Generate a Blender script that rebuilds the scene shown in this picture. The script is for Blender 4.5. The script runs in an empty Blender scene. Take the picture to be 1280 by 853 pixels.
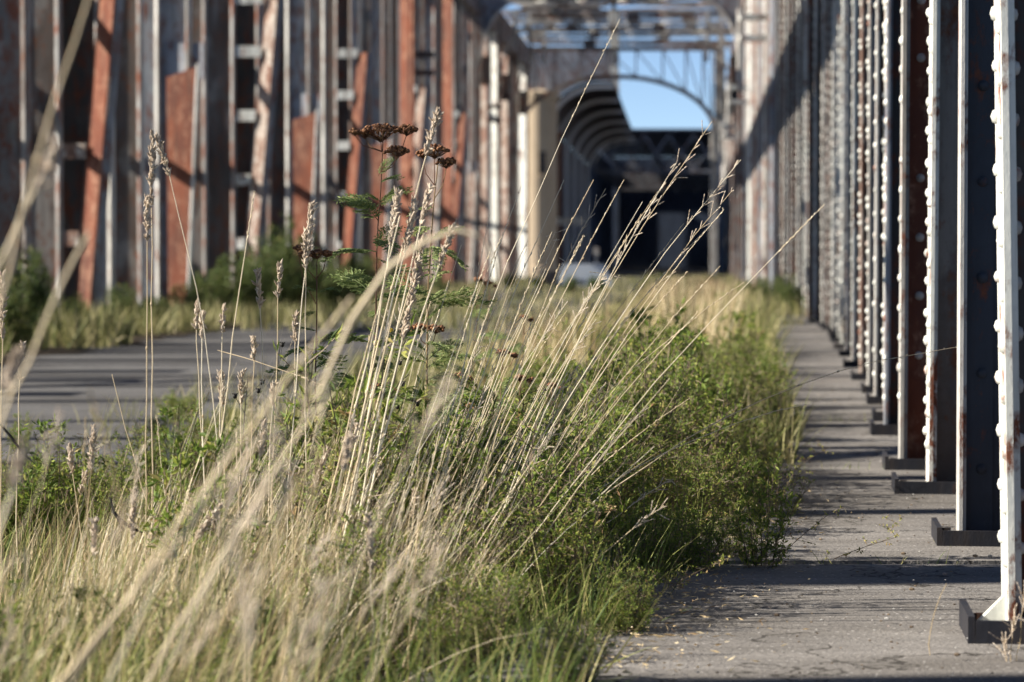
import bpy, math, random
import numpy as np
random.seed(7)
RNG = np.random.default_rng(11)
S = bpy.context.scene
COL = S.collection
R = math.radians
# ------------------------------------------------------------------ camera, sky, sun
H, F, HOR = 0.95, 3500.0, 322.0          # eye height, focal length in photo pixels, horizon row
PITCH = math.atan((426.5 - HOR) / F)
cam = bpy.data.cameras.new('camera'); cam_o = bpy.data.objects.new('camera', cam); COL.objects.link(cam_o)
cam_o.location = (0, 0, H); cam_o.rotation_euler = (math.pi/2 - PITCH, 0, 0)
cam.sensor_width = 36; cam.lens = F/1280*36; cam.clip_start = 0.05; cam.clip_end = 9000
cam.dof.use_dof = True; cam.dof.focus_distance = 8.0; cam.dof.aperture_fstop = 4.3; cam.dof.aperture_blades = 9
S.camera = cam_o
SUN_EL, SUN_AZ = R(31), R(-95)            # azimuth from +Y, clockwise: sun stands to the left, a little behind the camera
sdir = (math.sin(SUN_AZ)*math.cos(SUN_EL), math.cos(SUN_AZ)*math.cos(SUN_EL), math.sin(SUN_EL))
w = bpy.data.worlds.new('World'); S.world = w; w.use_nodes = True
nt = w.node_tree; sky = nt.nodes.new('ShaderNodeTexSky'); sky.sky_type = 'NISHITA'; sky.sun_disc = False
sky.sun_elevation = SUN_EL; sky.sun_rotation = SUN_AZ; sky.altitude = 0; sky.air_density = 0.45; sky.dust_density = 0.0; sky.ozone_density = 1.5
nt.nodes['Background'].inputs[1].default_value = 0.062
nt.links.new(sky.outputs[0], nt.nodes['Background'].inputs[0])
sun = bpy.data.lights.new('sun', 'SUN'); sun.energy = 5.0; sun.angle = R(0.53); sun.color = (1, .93, .82)
sun_o = bpy.data.objects.new('sun', sun); COL.objects.link(sun_o)
from mathutils import Vector, Matrix
sun_o.rotation_euler = Vector(sdir).to_track_quat('Z', 'Y').to_euler()
S.view_settings.view_transform = 'Standard'; S.view_settings.look = 'None'
S.view_settings.exposure = 1.30; S.view_settings.gamma = 1
S.cycles.use_denoising = True
S.cycles.max_bounces = 6; S.cycles.transparent_max_bounces = 6

def P(px, py, d):
    """the point at distance d (along +Y) seen at photo pixel (px, py)"""
    xc, yc = (px - 640)/F, (426.5 - py)/F
    c, s = math.cos(PITCH), math.sin(PITCH)
    ry, rz = c + yc*s, -s + yc*c
    k = d/ry
    return np.array([xc*k, d, H + rz*k])
def G(px, d):
    p = P(px, HOR, d); return np.array([p[0], d, 0.0])
def XL(d): return -5.85 + .067*(d - 32)
def XR(d): return 1.193 + .098*(min(d, 34) - 6.65) + .067*max(0, d - 34)
def SL(d): return -1.9 + .1*(min(d, 34) - 10.4) + .067*max(0, d - 34)
def SR(d): return .22 + float(np.interp(d, [6.4, 8, 9.5, 14, 20, 34], [0, .13, .22, .22, .10, -.05])) + .1*(min(d, 34) - 6.5) + .067*max(0, d - 34)
# ------------------------------------------------------------------ mesh helpers
class MB:
    def __init__(s): s.v = []; s.q = []; s.t = []; s.qm = []; s.tm = []; s.c = []; s.n = 0
    def add(s, v, q=None, t=None, m=0, tint=None):
        v = np.asarray(v, float).reshape(-1, 3); k = len(v)
        if q is not None and len(q):
            q = np.asarray(q, int).reshape(-1, 4); s.q.append(q + s.n); s.qm.append(np.full(len(q), m))
        if t is not None and len(t):
            t = np.asarray(t, int).reshape(-1, 3); s.t.append(t + s.n); s.tm.append(np.full(len(t), m))
        s.c.append(np.full(k, .5) if tint is None else np.broadcast_to(np.asarray(tint, float), (k,)))
        s.v.append(v); s.n += k
    def mesh(s, name, mats, smooth=False):
        me = bpy.data.meshes.new(name)
        V = np.concatenate(s.v)
        q = np.concatenate(s.q) if s.q else np.zeros((0, 4), int); t = np.concatenate(s.t) if s.t else np.zeros((0, 3), int)
        me.vertices.add(len(V)); me.vertices.foreach_set('co', V.ravel())
        nl = q.size + t.size; me.loops.add(nl); me.loops.foreach_set('vertex_index', np.concatenate([q.ravel(), t.ravel()]))
        npo = len(q) + len(t); me.polygons.add(npo)
        st = np.concatenate([np.arange(len(q))*4, q.size + np.arange(len(t))*3])
        me.polygons.foreach_set('loop_start', st.astype(int))
        me.polygons.foreach_set('loop_total', np.concatenate([np.full(len(q), 4), np.full(len(t), 3)]).astype(int))
        mi = np.concatenate(([np.concatenate(s.qm)] if s.qm else []) + ([np.concatenate(s.tm)] if s.tm else []))
        me.polygons.foreach_set('material_index', mi.astype(int))
        me.polygons.foreach_set('use_smooth', np.full(npo, smooth))
        a = me.attributes.new('tint', 'FLOAT', 'POINT'); a.data.foreach_set('value', np.concatenate(s.c))
        for m in (mats if isinstance(mats, (list, tuple)) else [mats]): me.materials.append(m)
        me.update(calc_edges=True); me.validate()
        return me
    def build(s, name, mats, parent=None, smooth=False, loc=None, rz=0):
        return link(name, s.mesh(name, mats, smooth), parent, loc, rz)
def link(name, me, parent=None, loc=None, rz=0):
    o = bpy.data.objects.new(name, me); COL.objects.link(o)
    if parent: o.parent = parent
    if loc is not None: o.location = loc
    if rz: o.rotation_euler = (0, 0, rz)
    return o
def tag(o, label=None, cat=None, group=None, kind=None):
    if label: o['label'] = label
    if cat: o['category'] = cat
    if group: o['group'] = group
    if kind: o['kind'] = kind
    return o
BOXQ = [(0,3,2,1),(4,5,6,7),(0,1,5,4),(1,2,6,5),(2,3,7,6),(3,0,4,7)]
def box(mb, a, b, m=0, rot=None, tint=None):
    (x0,y0,z0),(x1,y1,z1) = a, b
    v = np.array([(x0,y0,z0),(x1,y0,z0),(x1,y1,z0),(x0,y1,z0),(x0,y0,z1),(x1,y0,z1),(x1,y1,z1),(x0,y1,z1)], float)
    if rot is not None:
        c = v.mean(0); cs, sn = math.cos(rot), math.sin(rot); d = v - c
        v = c + np.stack([d[:,0]*cs - d[:,1]*sn, d[:,0]*sn + d[:,1]*cs, d[:,2]], 1)
    mb.add(v, BOXQ, m=m, tint=tint)
def bar(mb, p, q, wd, th, m=0, up=(0,1,0)):
    """rectangular bar from p to q; th is measured along up"""
    p, q = np.asarray(p, float), np.asarray(q, float); t = q - p; t /= np.linalg.norm(t)
    s = np.cross(t, up); s /= np.linalg.norm(s); u = np.cross(s, t)
    c = [(-1,-1),(1,-1),(1,1),(-1,1)]
    v = [p + s*a*wd/2 + u*b*th/2 for a, b in c] + [q + s*a*wd/2 + u*b*th/2 for a, b in c]
    mb.add(v, BOXQ, m=m)
def tube(mb, pts, rad, k=5, m=0, tint=None):
    pts = np.asarray(pts, float); n = len(pts); rad = np.broadcast_to(np.asarray(rad, float), (n,))
    t = np.gradient(pts, axis=0); t /= np.linalg.norm(t, axis=1)[:, None] + 1e-9
    ref = np.array([0.3, 1, .2]) if abs(t[0][1]) < .8 else np.array([1., .1, .2])
    s = np.cross(t, ref); s /= np.linalg.norm(s, axis=1)[:, None] + 1e-9; u = np.cross(t, s)
    a = np.arange(k)*2*math.pi/k
    v = pts[:, None] + rad[:, None, None]*(np.cos(a)[None, :, None]*s[:, None] + np.sin(a)[None, :, None]*u[:, None])
    i, j = np.meshgrid(np.arange(n-1), np.arange(k), indexing='ij'); j2 = (j+1) % k
    q = np.stack([i*k+j, i*k+j2, (i+1)*k+j2, (i+1)*k+j], -1).reshape(-1, 4)
    mb.add(v, q, m=m, tint=tint)
def sweep(mb, pts, wd, th, m=0):
    for a, b in zip(pts[:-1], pts[1:]): bar(mb, a, b, wd, th, m)
def prism(mb, poly, y0, y1, m=0):
    """polygon in (x, z), extruded along y"""
    n = len(poly); v = [(x, y0, z) for x, z in poly] + [(x, y1, z) for x, z in poly]
    q = [(i, (i+1) % n, n+(i+1) % n, n+i) for i in range(n)]
    t = [(0, i, i+1) for i in range(1, n-1)] + [(n, n+i+1, n+i) for i in range(1, n-1)]
    mb.add(v, q, t, m=m)
def plate_rows(mb, lo, hi, y0, y1, m=0):
    n = len(lo); v = [(x, y_, z) for y_ in (y0, y1) for row in (lo, hi) for x, z in row]; q = []
    for i in range(n-1):
        A, B, C, D = i, n+i, 2*n+i, 3*n+i
        q += [(A, A+1, B+1, B), (C, D, D+1, C+1), (A, C, C+1, A+1), (B, B+1, D+1, D)]
    q += [(0, n, 3*n, 2*n), (n-1, 3*n-1, 4*n-1, 2*n-1)]
    mb.add(v, q, m=m)
def dome(mb, c, nrm, r, k=6, m=0):
    nrm = np.asarray(nrm, float); a = np.cross(nrm, (0.1, .2, 1)); a /= np.linalg.norm(a); b = np.cross(nrm, a)
    an = np.arange(k)*2*math.pi/k; ring = np.cos(an)[:, None]*a + np.sin(an)[:, None]*b
    v = np.concatenate([c + ring*r, c + ring*r*.76 + nrm*r*.55, [c + nrm*r*.80]])
    q = [(i, (i+1) % k, k+(i+1) % k, k+i) for i in range(k)]; t = [(k+i, k+(i+1) % k, 2*k) for i in range(k)]
    mb.add(v, q, t, m=m)
def blob(mb, c, r, k=6, m=0, tint=None, axis=None):
    """small low ellipsoid; r = (rx, ry, rz) in the axes"""
    lv = [(-.6, .8), (.35, .93)]
    an = np.arange(k)*2*math.pi/k
    v = [(0, 0, -1)] + [(math.cos(a)*s, math.sin(a)*s, z) for z, s in lv for a in an] + [(0, 0, 1)]
    v = np.array(v)*np.asarray(r)
    if axis is not None:
        z = np.asarray(axis, float); z /= np.linalg.norm(z); x = np.cross(z, (.3, .9, .1)); x /= np.linalg.norm(x); y = np.cross(z, x)
        v = v[:, :1]*x + v[:, 1:2]*y + v[:, 2:]*z
    q = [(1+i, 1+(i+1) % k, 1+k+(i+1) % k, 1+k+i) for i in range(k)]
    t = [(0, 1+(i+1) % k, 1+i) for i in range(k)] + [(1+k+i, 1+k+(i+1) % k, 1+2*k) for i in range(k)]
    mb.add(v + np.asarray(c), q, t, m=m, tint=tint)
def ribbons(mb, base, az, L, lean, curve, width, seg=4, rng=RNG, m=0, tint=None, twist=True):
    base = np.asarray(base, float); n = len(base)
    L, lean, curve, width, az = (np.broadcast_to(np.asarray(x, float), (n,)) for x in (L, lean, curve, width, az))
    u = np.stack([np.cos(az), np.sin(az), 0*az], 1); side = np.stack([-np.sin(az), np.cos(az), 0*az], 1); z = np.array([0, 0, 1.])
    ph = rng.uniform(-1.3, 1.3, n) if twist else np.zeros(n)
    p = base.copy(); rows = []
    for i in range(seg+1):
        t = i/seg; th = lean + curve*t*t
        nv = np.cos(th)[:, None]*u - np.sin(th)[:, None]*z
        sv = np.cos(ph)[:, None]*side + np.sin(ph)[:, None]*nv
        wv = width*(1 - t**1.6*.88)*.5
        rows.append(np.stack([p - sv*wv[:, None], p + sv*wv[:, None]], 1))
        p = p + (L/seg)[:, None]*(np.sin(th)[:, None]*u + np.cos(th)[:, None]*z)
    v = np.stack(rows, 1)                                     # n, seg+1, 2, 3
    b = np.arange(n)[:, None]*(seg+1)*2; i = np.arange(seg)[None]*2
    q = np.stack([b+i, b+i+1, b+i+3, b+i+2], -1).reshape(-1, 4)
    if tint is None: tint = rng.random(n)
    mb.add(v.reshape(-1, 3), q, m=m, tint=np.repeat(tint, (seg+1)*2))
def leaves(mb, p, dirs, L, W, rng, m=0, tint=None):
    """folded pointed leaves, four triangles each"""
    n = len(p); d = dirs/ (np.linalg.norm(dirs, axis=1)[:, None] + 1e-9)
    r = rng.normal(size=(n, 3)); s = np.cross(d, r); s /= np.linalg.norm(s, axis=1)[:, None] + 1e-9; up = np.cross(s, d)
    L = np.broadcast_to(L, (n,))[:, None]; W = np.broadcast_to(W, (n,))[:, None]
    a = p; mid = p + d*L*.45 - up*W*.15; tip = p + d*L - up*L*.12
    v = np.stack([a, mid + s*W*.5 + up*W*.2, tip, mid - s*W*.5 + up*W*.2, mid], 1).reshape(-1, 3)
    b = np.arange(n)[:, None]*5
    t = np.concatenate([b + np.array(x) for x in ([0, 1, 4], [1, 2, 4], [2, 3, 4], [3, 0, 4])], 1).reshape(-1, 3)
    if tint is None: tint = rng.random(n)
    mb.add(v, t=t, m=m, tint=np.repeat(tint, 5))
# ------------------------------------------------------------------ materials
def nodes(name):
    m = bpy.data.materials.new(name); m.use_nodes = True
    t = m.node_tree; return m, t, t.nodes['Principled BSDF']
def N(t, kind, **kw):
    n = t.nodes.new(kind)
    for k, v in kw.items():
        if k.startswith('i_'):
            key = k[2:]; n.inputs[int(key) if key.isdigit() else key.replace('_', ' ')].default_value = v
        else: setattr(n, k, v)
    return n
def ramp(t, fac, stops):
    r = t.nodes.new('ShaderNodeValToRGB'); e = r.color_ramp.elements
    while len(e) > 1: e.remove(e[0])
    e[0].position = stops[0][0]; e[0].color = (*stops[0][1], 1)
    for pos, c in stops[1:]:
        x = e.new(pos); x.color = (*c, 1)
    t.links.new(fac, r.inputs[0]); return r.outputs[0]
def mix(t, f, a, b):
    m = N(t, 'ShaderNodeMix', data_type='RGBA'); l = t.links
    if isinstance(f, float): m.inputs[0].default_value = f
    else: l.new(f, m.inputs[0])
    for i, x in ((6, a), (7, b)):
        if isinstance(x, tuple): m.inputs[i].default_value = (*x, 1)
        else: l.new(x, m.inputs[i])
    return m.outputs[2]
def rcoord(t, scale=(1, 1, 1)):
    tc = N(t, 'ShaderNodeTexCoord'); oi = N(t, 'ShaderNodeObjectInfo')
    mul = N(t, 'ShaderNodeMath', operation='MULTIPLY', i_1=57.0); t.links.new(oi.outputs['Random'], mul.inputs[0])
    mp = N(t, 'ShaderNodeMapping'); mp.inputs['Scale'].default_value = scale
    t.links.new(tc.outputs['Object'], mp.inputs[0])
    ad = N(t, 'ShaderNodeVectorMath', operation='ADD'); t.links.new(mp.outputs[0], ad.inputs[0]); t.links.new(mul.outputs[0], ad.inputs[1])
    return ad.outputs[0]
def noise(t, vec, scale, detail=6, rough=.6):
    n = N(t, 'ShaderNodeTexNoise', i_Scale=scale, i_Detail=detail, i_Roughness=rough); t.links.new(vec, n.inputs['Vector']); return n.outputs[0]
RUST, RUSTD = (.21, .072, .038), (.08, .032, .02)
def steel(name, paint, paint2, lo=.5, hi=.62, rust=RUST, rough=.55, bump=.35, spec=.3, patch=None, pamt=.6, dirt=.55):
    """old oil paint flaking over rusted steel; lo..hi is where rust breaks through"""
    m, t, b = nodes(name); l = t.links
    v = rcoord(t, (1, 1, .38)); v2 = rcoord(t)
    n1 = noise(t, v, 3.2); n2 = noise(t, v2, 26, 5); n3 = noise(t, v, 9, 8, .7)
    base = ramp(t, n1, [(.3, paint), (.7, paint2)])
    base = mix(t, ramp(t, n2, [(.45, (0, 0, 0)), (.75, (.35,)*3)]), base, tuple(x*.55 for x in paint))
    n4 = noise(t, rcoord(t, (1, 1, .45)), 1.3, 7, .68); n5 = noise(t, rcoord(t, (1, 1, .05)), 14, 4)
    if patch: base = mix(t, ramp(t, n4, [(.50, (0, 0, 0)), (.57, (pamt,)*3)]), base, patch)
    base = mix(t, ramp(t, n5, [(.48, (0, 0, 0)), (.70, (dirt,)*3)]), base, (.05, .038, .03))
    rc = ramp(t, n2, [(.3, RUSTD), (.65, rust)])
    ad = N(t, 'ShaderNodeMath', operation='MULTIPLY_ADD', i_1=.3); l.new(n2, ad.inputs[0]); ad.inputs[1].default_value = .3
    l.new(n3, ad.inputs[2]); f = ramp(t, ad.outputs[0], [(lo+.15, (0, 0, 0)), (hi+.15, (1, 1, 1))])
    l.new(mix(t, f, base, rc), b.inputs['Base Color'])
    rr = mix(t, f, (rough,)*3, (.9,)*3); l.new(rr, b.inputs['Roughness'])
    b.inputs['Specular IOR Level'].default_value = spec
    bp = N(t, 'ShaderNodeBump', i_Strength=bump, i_Distance=.01); l.new(ad.outputs[0], bp.inputs['Height']); l.new(bp.outputs[0], b.inputs['Normal'])
    return m
M = {}
M['white'] = steel('flaking_white_paint', (.80, .80, .75), (.60, .61, .55), .53, .62, dirt=.65)
M['pale'] = steel('pale_grey_paint', (.60, .58, .54), (.42, .41, .38), .54, .66, patch=(.25, .24, .22))
M['grey'] = steel('grey_paint', (.24, .235, .22), (.12, .117, .112), .46, .60, patch=(.36, .36, .35), dirt=.7)
M['blue'] = steel('blue_grey_paint', (.25, .275, .31), (.15, .165, .19), .50, .64, patch=(.34, .36, .39), dirt=.6)
M['navy'] = steel('far_dark_blue_paint', (.11, .145, .225), (.07, .095, .15), .60, .74, dirt=.4)
M['deep'] = steel('deep_blue_paint', (.055, .062, .080), (.034, .038, .048), .55, .68, dirt=.5)
M['dark'] = steel('shade_dark_paint', (.05, .048, .047), (.03, .028, .028), .48, .62, rust=(.13, .05, .03), patch=(.10, .085, .075))  # shade of the column webs is put into this dark colour
M['brown'] = steel('brown_stained_steel', (.075, .053, .042), (.13, .115, .105), .52, .64, rust=(.18, .075, .04), patch=(.26, .25, .235), pamt=.7)
M['rust'] = steel('orange_red_lead_rust', (.23, .072, .036), (.13, .042, .026), .50, .70, rust=(.46, .26, .17), rough=.85, patch=(.12, .045, .03), pamt=.75, dirt=.6)
M['rustpale'] = steel('rust_with_white_flakes', (.20, .08, .05), (.31, .22, .17), .47, .57, rust=(.60, .55, .48), rough=.85, patch=(.14, .06, .04), dirt=.6)
M['clean'] = steel('light_grey_paint', (.86, .86, .85), (.80, .80, .79), .70, .85, dirt=.0)
M['black'] = steel('blackened_steel', (.02, .021, .028), (.012, .013, .018), .62, .75, rust=(.05, .03, .025))

def plant(name, stops, trans=.35, rough=.6):
    m, t, b = nodes(name); l = t.links
    a = N(t, 'ShaderNodeAttribute', attribute_name='tint')
    tc = N(t, 'ShaderNodeNewGeometry'); n = noise(t, tc.outputs['Position'], 3.0, 3)
    ad = N(t, 'ShaderNodeMath', operation='MULTIPLY_ADD', i_1=.5); l.new(n, ad.inputs[0]); ad.inputs[1].default_value = .5
    sb = N(t, 'ShaderNodeMath', operation='SUBTRACT', i_1=.25); l.new(a.outputs['Fac'], ad.inputs[2]); l.new(ad.outputs[0], sb.inputs[0])
    c = ramp(t, sb.outputs[0], stops)
    l.new(c, b.inputs['Base Color']); b.inputs['Roughness'].default_value = rough; b.inputs['Specular IOR Level'].default_value = .3
    if trans:
        tr = N(t, 'ShaderNodeBsdfTranslucent'); l.new(c, tr.inputs[0]); mx = N(t, 'ShaderNodeMixShader', i_0=trans)
        l.new(b.outputs[0], mx.inputs[1]); l.new(tr.outputs[0], mx.inputs[2]); l.new(mx.outputs[0], t.nodes['Material Output'].inputs[0])
    return m
M['straw'] = plant('straw', [(0, (.42, .30, .17)), (.4, (.64, .52, .34)), (.75, (.76, .66, .48)), (1, (.84, .77, .62))], .2)
M['seed'] = plant('pale_seed', [(0, (.36, .27, .19)), (.5, (.58, .48, .37)), (1, (.74, .66, .55))], .2)
M['dry'] = plant('dry_grass', [(0, (.22, .14, .07)), (.35, (.45, .33, .175)), (.7, (.64, .51, .30)), (1, (.72, .62, .42))], .25)
M['grass'] = plant('green_grass', [(0, (.06, .10, .025)), (.45, (.16, .23, .045)), (.75, (.34, .36, .10)), (1, (.50, .42, .20))], .35)
M['olive'] = plant('yellowing_grass', [(0, (.09, .11, .032)), (.4, (.22, .22, .075)), (.75, (.42, .38, .17)), (1, (.58, .50, .30))], .3)
M['leaf'] = plant('weed_leaves', [(0, (.065, .11, .022)), (.35, (.17, .245, .04)), (.62, (.34, .38, .075)), (.84, (.44, .38, .13)), (1, (.40, .24, .12))], .42)
M['shrub'] = plant('shrub_leaves', [(0, (.05, .08, .025)), (.5, (.12, .17, .045)), (.8, (.25, .25, .07)), (1, (.36, .31, .11))], .35)
M['tansyleaf'] = plant('tansy_leaves', [(0, (.09, .13, .045)), (.5, (.19, .25, .085)), (.85, (.31, .35, .14)), (1, (.42, .40, .16))], .35)
M['stem'] = plant('reddish_stem', [(0, (.09, .035, .022)), (.6, (.15, .065, .035)), (1, (.20, .13, .06))], 0)
M['twig'] = plant('grey_brown_twig', [(0, (.07, .05, .035)), (1, (.24, .18, .12))], 0)
M['button'] = plant('brown_seed_buttons', [(0, (.07, .032, .016)), (.6, (.19, .085, .04)), (1, (.34, .17, .08))], 0, .8)
M['whitefl'] = plant('white_petals', [(0, (.5, .5, .45)), (1, (.75, .75, .70))], .2)
M['yellowfl'] = plant('yellow_petals', [(0, (.6, .42, .03)), (1, (.75, .55, .06))], .2)
M['darktwig'] = plant('black_stick', [(0, (.02, .018, .015)), (1, (.05, .045, .04))], 0)

def ground_mat(name, c0, c1, streak=(1, 1, 1), sc=6, speck=None, bump=.5, dark=None, crack=False):
    m, t, b = nodes(name); l = t.links
    g = N(t, 'ShaderNodeNewGeometry'); mp = N(t, 'ShaderNodeMapping'); mp.inputs['Scale'].default_value = streak
    l.new(g.outputs['Position'], mp.inputs[0]); v = mp.outputs[0]
    n1 = noise(t, v, sc, 8, .65); n2 = noise(t, g.outputs['Position'], 90, 3); n3 = noise(t, v, .9, 4)
    c = ramp(t, n1, [(.3, c0), (.7, c1)])
    if dark: c = mix(t, ramp(t, n3, [(.45, (0, 0, 0)), (.68, (.8,)*3)]), c, dark)
    c = mix(t, ramp(t, n2, [(.35, (.5,)*3), (.6, (0, 0, 0))]), c, tuple(x*.6 for x in c0))
    if speck:
        vo = N(t, 'ShaderNodeTexVoronoi', i_Scale=34.0); l.new(g.outputs['Position'], vo.inputs['Vector'])
        c = mix(t, ramp(t, vo.outputs['Distance'], [(.10, (1, 1, 1)), (.16, (0, 0, 0))]), c, speck)
    if crack:
        wv = N(t, 'ShaderNodeVectorMath', operation='ADD'); nz = N(t, 'ShaderNodeTexNoise', i_Scale=5.0, i_Detail=4.0); l.new(g.outputs['Position'], nz.inputs['Vector']); l.new(nz.outputs['Color'], wv.inputs[0]); l.new(g.outputs['Position'], wv.inputs[1])
        vc = N(t, 'ShaderNodeTexVoronoi', feature='DISTANCE_TO_EDGE', i_Scale=.9); l.new(wv.outputs[0], vc.inputs['Vector'])
        c = mix(t, ramp(t, vc.outputs['Distance'], [(.004, (.85,)*3), (.016, (0, 0, 0))]), c, (.03, .026, .022))
    l.new(c, b.inputs['Base Color']); b.inputs['Roughness'].default_value = .92; b.inputs['Specular IOR Level'].default_value = .2
    ad = N(t, 'ShaderNodeMath', operation='MULTIPLY_ADD', i_1=.3); l.new(n2, ad.inputs[0]); ad.inputs[1].default_value = .35; l.new(n1, ad.inputs[2])
    bp = N(t, 'ShaderNodeBump', i_Strength=bump, i_Distance=.02); l.new(ad.outputs[0], bp.inputs['Height']); l.new(bp.outputs[0], b.inputs['Normal'])
    return m
M['asphalt'] = ground_mat('worn_asphalt', (.085, .083, .084), (.15, .147, .145), (.5, 1.6, 1), 4, (.3, .29, .28), .5, (.06, .055, .05), crack=True)
M['concrete'] = ground_mat('path_concrete', (.165, .154, .143), (.275, .256, .238), (.5, 1.5, 1), 5, (.40, .38, .36), .7, (.10, .088, .075), crack=True)
M['soil'] = ground_mat('dark_soil', (.05, .038, .025), (.12, .09, .06), (1, 1, 1), 7, None, 1)
M['tower'] = ground_mat('beige_stone', (.50, .39, .27), (.60, .48, .34), (1, 1, .5), 2, None, .2)
M['bark'] = ground_mat('far_trees', (.03, .045, .02), (.06, .075, .03), (1, 1, 1), .05, None, .1)
M['barrier'] = ground_mat('pale_blue_barrier', (.66, .74, .84), (.74, .80, .86), (1, 1, 1), 3, None, .2)
m, t, b = nodes('river_water'); b.inputs['Base Color'].default_value = (.02, .035, .035, 1); b.inputs['Roughness'].default_value = .12
g_ = N(t, 'ShaderNodeNewGeometry'); bp_ = N(t, 'ShaderNodeBump', i_Strength=.15); t.links.new(noise(t, g_.outputs['Position'], .6), bp_.inputs['Height']); t.links.new(bp_.outputs[0], b.inputs['Normal']); M['water'] = m
# ------------------------------------------------------------------ ground
def sheet(name, fl, fr, ds, z, mat, parent=None, thick=0, jag=0, label=None):
    mb = MB(); n = len(ds); r = np.random.default_rng(len(ds))
    a = [(fl(d) + r.uniform(-jag, jag), d, z) for d in ds]; b_ = [(fr(d) + r.uniform(-jag, jag), d, z) for d in ds]
    if thick:
        lo = [(x, y, z-thick) for x, y, _ in a]; lo2 = [(x, y, z-thick) for x, y, _ in b_]
        q = []
        for i in range(n-1):
            A, B, C, D = i, n+i, 2*n+i, 3*n+i
            q += [(A, B, B+1, A+1), (C, C+1, D+1, D), (A, A+1, C+1, C), (B, D, D+1, B+1)]
        q += [(0, 2*n, 3*n, n), (n-1, 2*n-1, 4*n-1, 3*n-1)]
        mb.add(a + b_ + lo + lo2, q)
    else:
        mb.add(a + b_, [(i, n+i, n+i+1, i+1) for i in range(n-1)])
    o = mb.build(name, mat, parent); tag(o, kind='structure' if not parent else None); return o
ds = list(np.arange(-14, 34, 4)) + [34] + list(np.arange(40, 300, 10))
sheet('road', lambda d: XL(d) - 1.6, lambda d: XR(d) + 1.6, ds, 0, M['asphalt'], thick=.5)
sheet('soil_strip', lambda d: SL(d), lambda d: SR(d) + .05, list(np.arange(-2, 60, .7)), .012, M['soil'], jag=.16)
sheet('soil_verge', lambda d: XL(d) - .2, lambda d: XL(d) + 1.7, list(np.arange(24, 34, .7)) + list(np.arange(34, 130, 4)), .012, M['soil'], jag=.3)
path = bpy.data.objects.new('path', None); COL.objects.link(path); tag(path, kind='structure')
y = 1.0; yj = [1.0, 4.6, 8.2, 11.8, 15.35, 18.95, 22.5, 26.1, 29.7, 33.3, 37, 40.6, 44.2, 47.8]
for a_, b_ in zip(yj[:-1], yj[1:]):
    mb = MB(); rr = random.uniform(0, .012)
    a2, b2 = a_ + .02, b_ - .02; z = .05 + rr
    c = [(SR(a2) - .45, a2), (XR(a2) + .9, a2), (XR(b2) + .9, b2), (SR(b2) - .45, b2)]
    v = [(x, yy, -.0) for x, yy in c] + [(x, yy, z) for x, yy in c]
    mb.add(v, BOXQ); mb.build('slab', M['concrete'], path)
mb = MB(); mb.add([(-5000, -3000, -9), (5000, -3000, -9), (5000, 6000, -9), (-5000, 6000, -9)], [(0, 1, 2, 3)])
tag(mb.build('river', M['water']), kind='structure')
mb = MB(); r = np.random.default_rng(3); xs = np.linspace(-4200, 4200, 90)
ht = 14 + 12*np.abs(np.sin(xs/700)) + r.uniform(0, 7, 90)
mb.add([(x, 2600, -10) for x in xs] + [(x, 2700, h) for x, h in zip(xs, ht)] + [(x, 3400, h*.6) for x, h in zip(xs, ht)],
       [(i, i+1, 91+i, 90+i) for i in range(89)] + [(90+i, 91+i, 181+i, 180+i) for i in range(89)])
tag(mb.build('wooded_hills', M['bark'], smooth=True), kind='structure')
# ------------------------------------------------------------------ right truss
HT = 9.6
def empty(name, loc=(0, 0, 0)):
    o = bpy.data.objects.new(name, None); COL.objects.link(o); o.location = loc; return o
right = tag(empty('riveted_truss', (XR(6), 6, 0)), 'right-hand steel truss with rivet-studded pale columns beside the concrete path', 'steel truss')
RO = np.array(right.location)
rv = MB(); dome(rv, np.zeros(3), (-1, 0, 0), .0175, 10); RIV = rv.mesh('rivet', M['white'], True)
rv = MB(); dome(rv, np.zeros(3), (-1, 0, 0), .0175, 10); RIVP = rv.mesh('rivet', M['pale'], True)
rv = MB(); dome(rv, np.zeros(3), (-1, 0, 0), .0175, 10); RIVB = rv.mesh('rivet', M['deep'], True)
rivets = MB(); n_single = 0
def rivet(parent, o3, loc, nrm, me, d, r=.0175, mi=0):
    """loc in the column's own axes; the largest 300 in view are single parts"""
    global n_single
    wz = loc[2]; py = HOR - (wz - H)*F/d
    if n_single < 296 and -12 < py < 900 and d < 19:
        o = link('rivet', me, parent, loc); n_single += 1
        if nrm[1]: o.rotation_euler = (0, 0, math.pi/2)
        if nrm[0] > 0: o.rotation_euler = (0, 0, math.pi)
        s = r/.0175*random.uniform(.88, 1.08); o.scale = (s*random.uniform(.75, 1.05), s, s*random.uniform(.94, 1.04))
    else:
        c, s = math.cos(o3[3]), math.sin(o3[3]); x, y_, z = loc
        lx = x + o3[4]*z
        dome(rivets, np.array([o3[0] + lx*c - y_*s, o3[1] + lx*s + y_*c, z]) - RO, (nrm[0]*c - nrm[1]*s, nrm[0]*s + nrm[1]*c, 0), r, 5, mi)
def shear(mb, k):
    for v in mb.v: v[:, 0] += k*v[:, 2]
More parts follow.
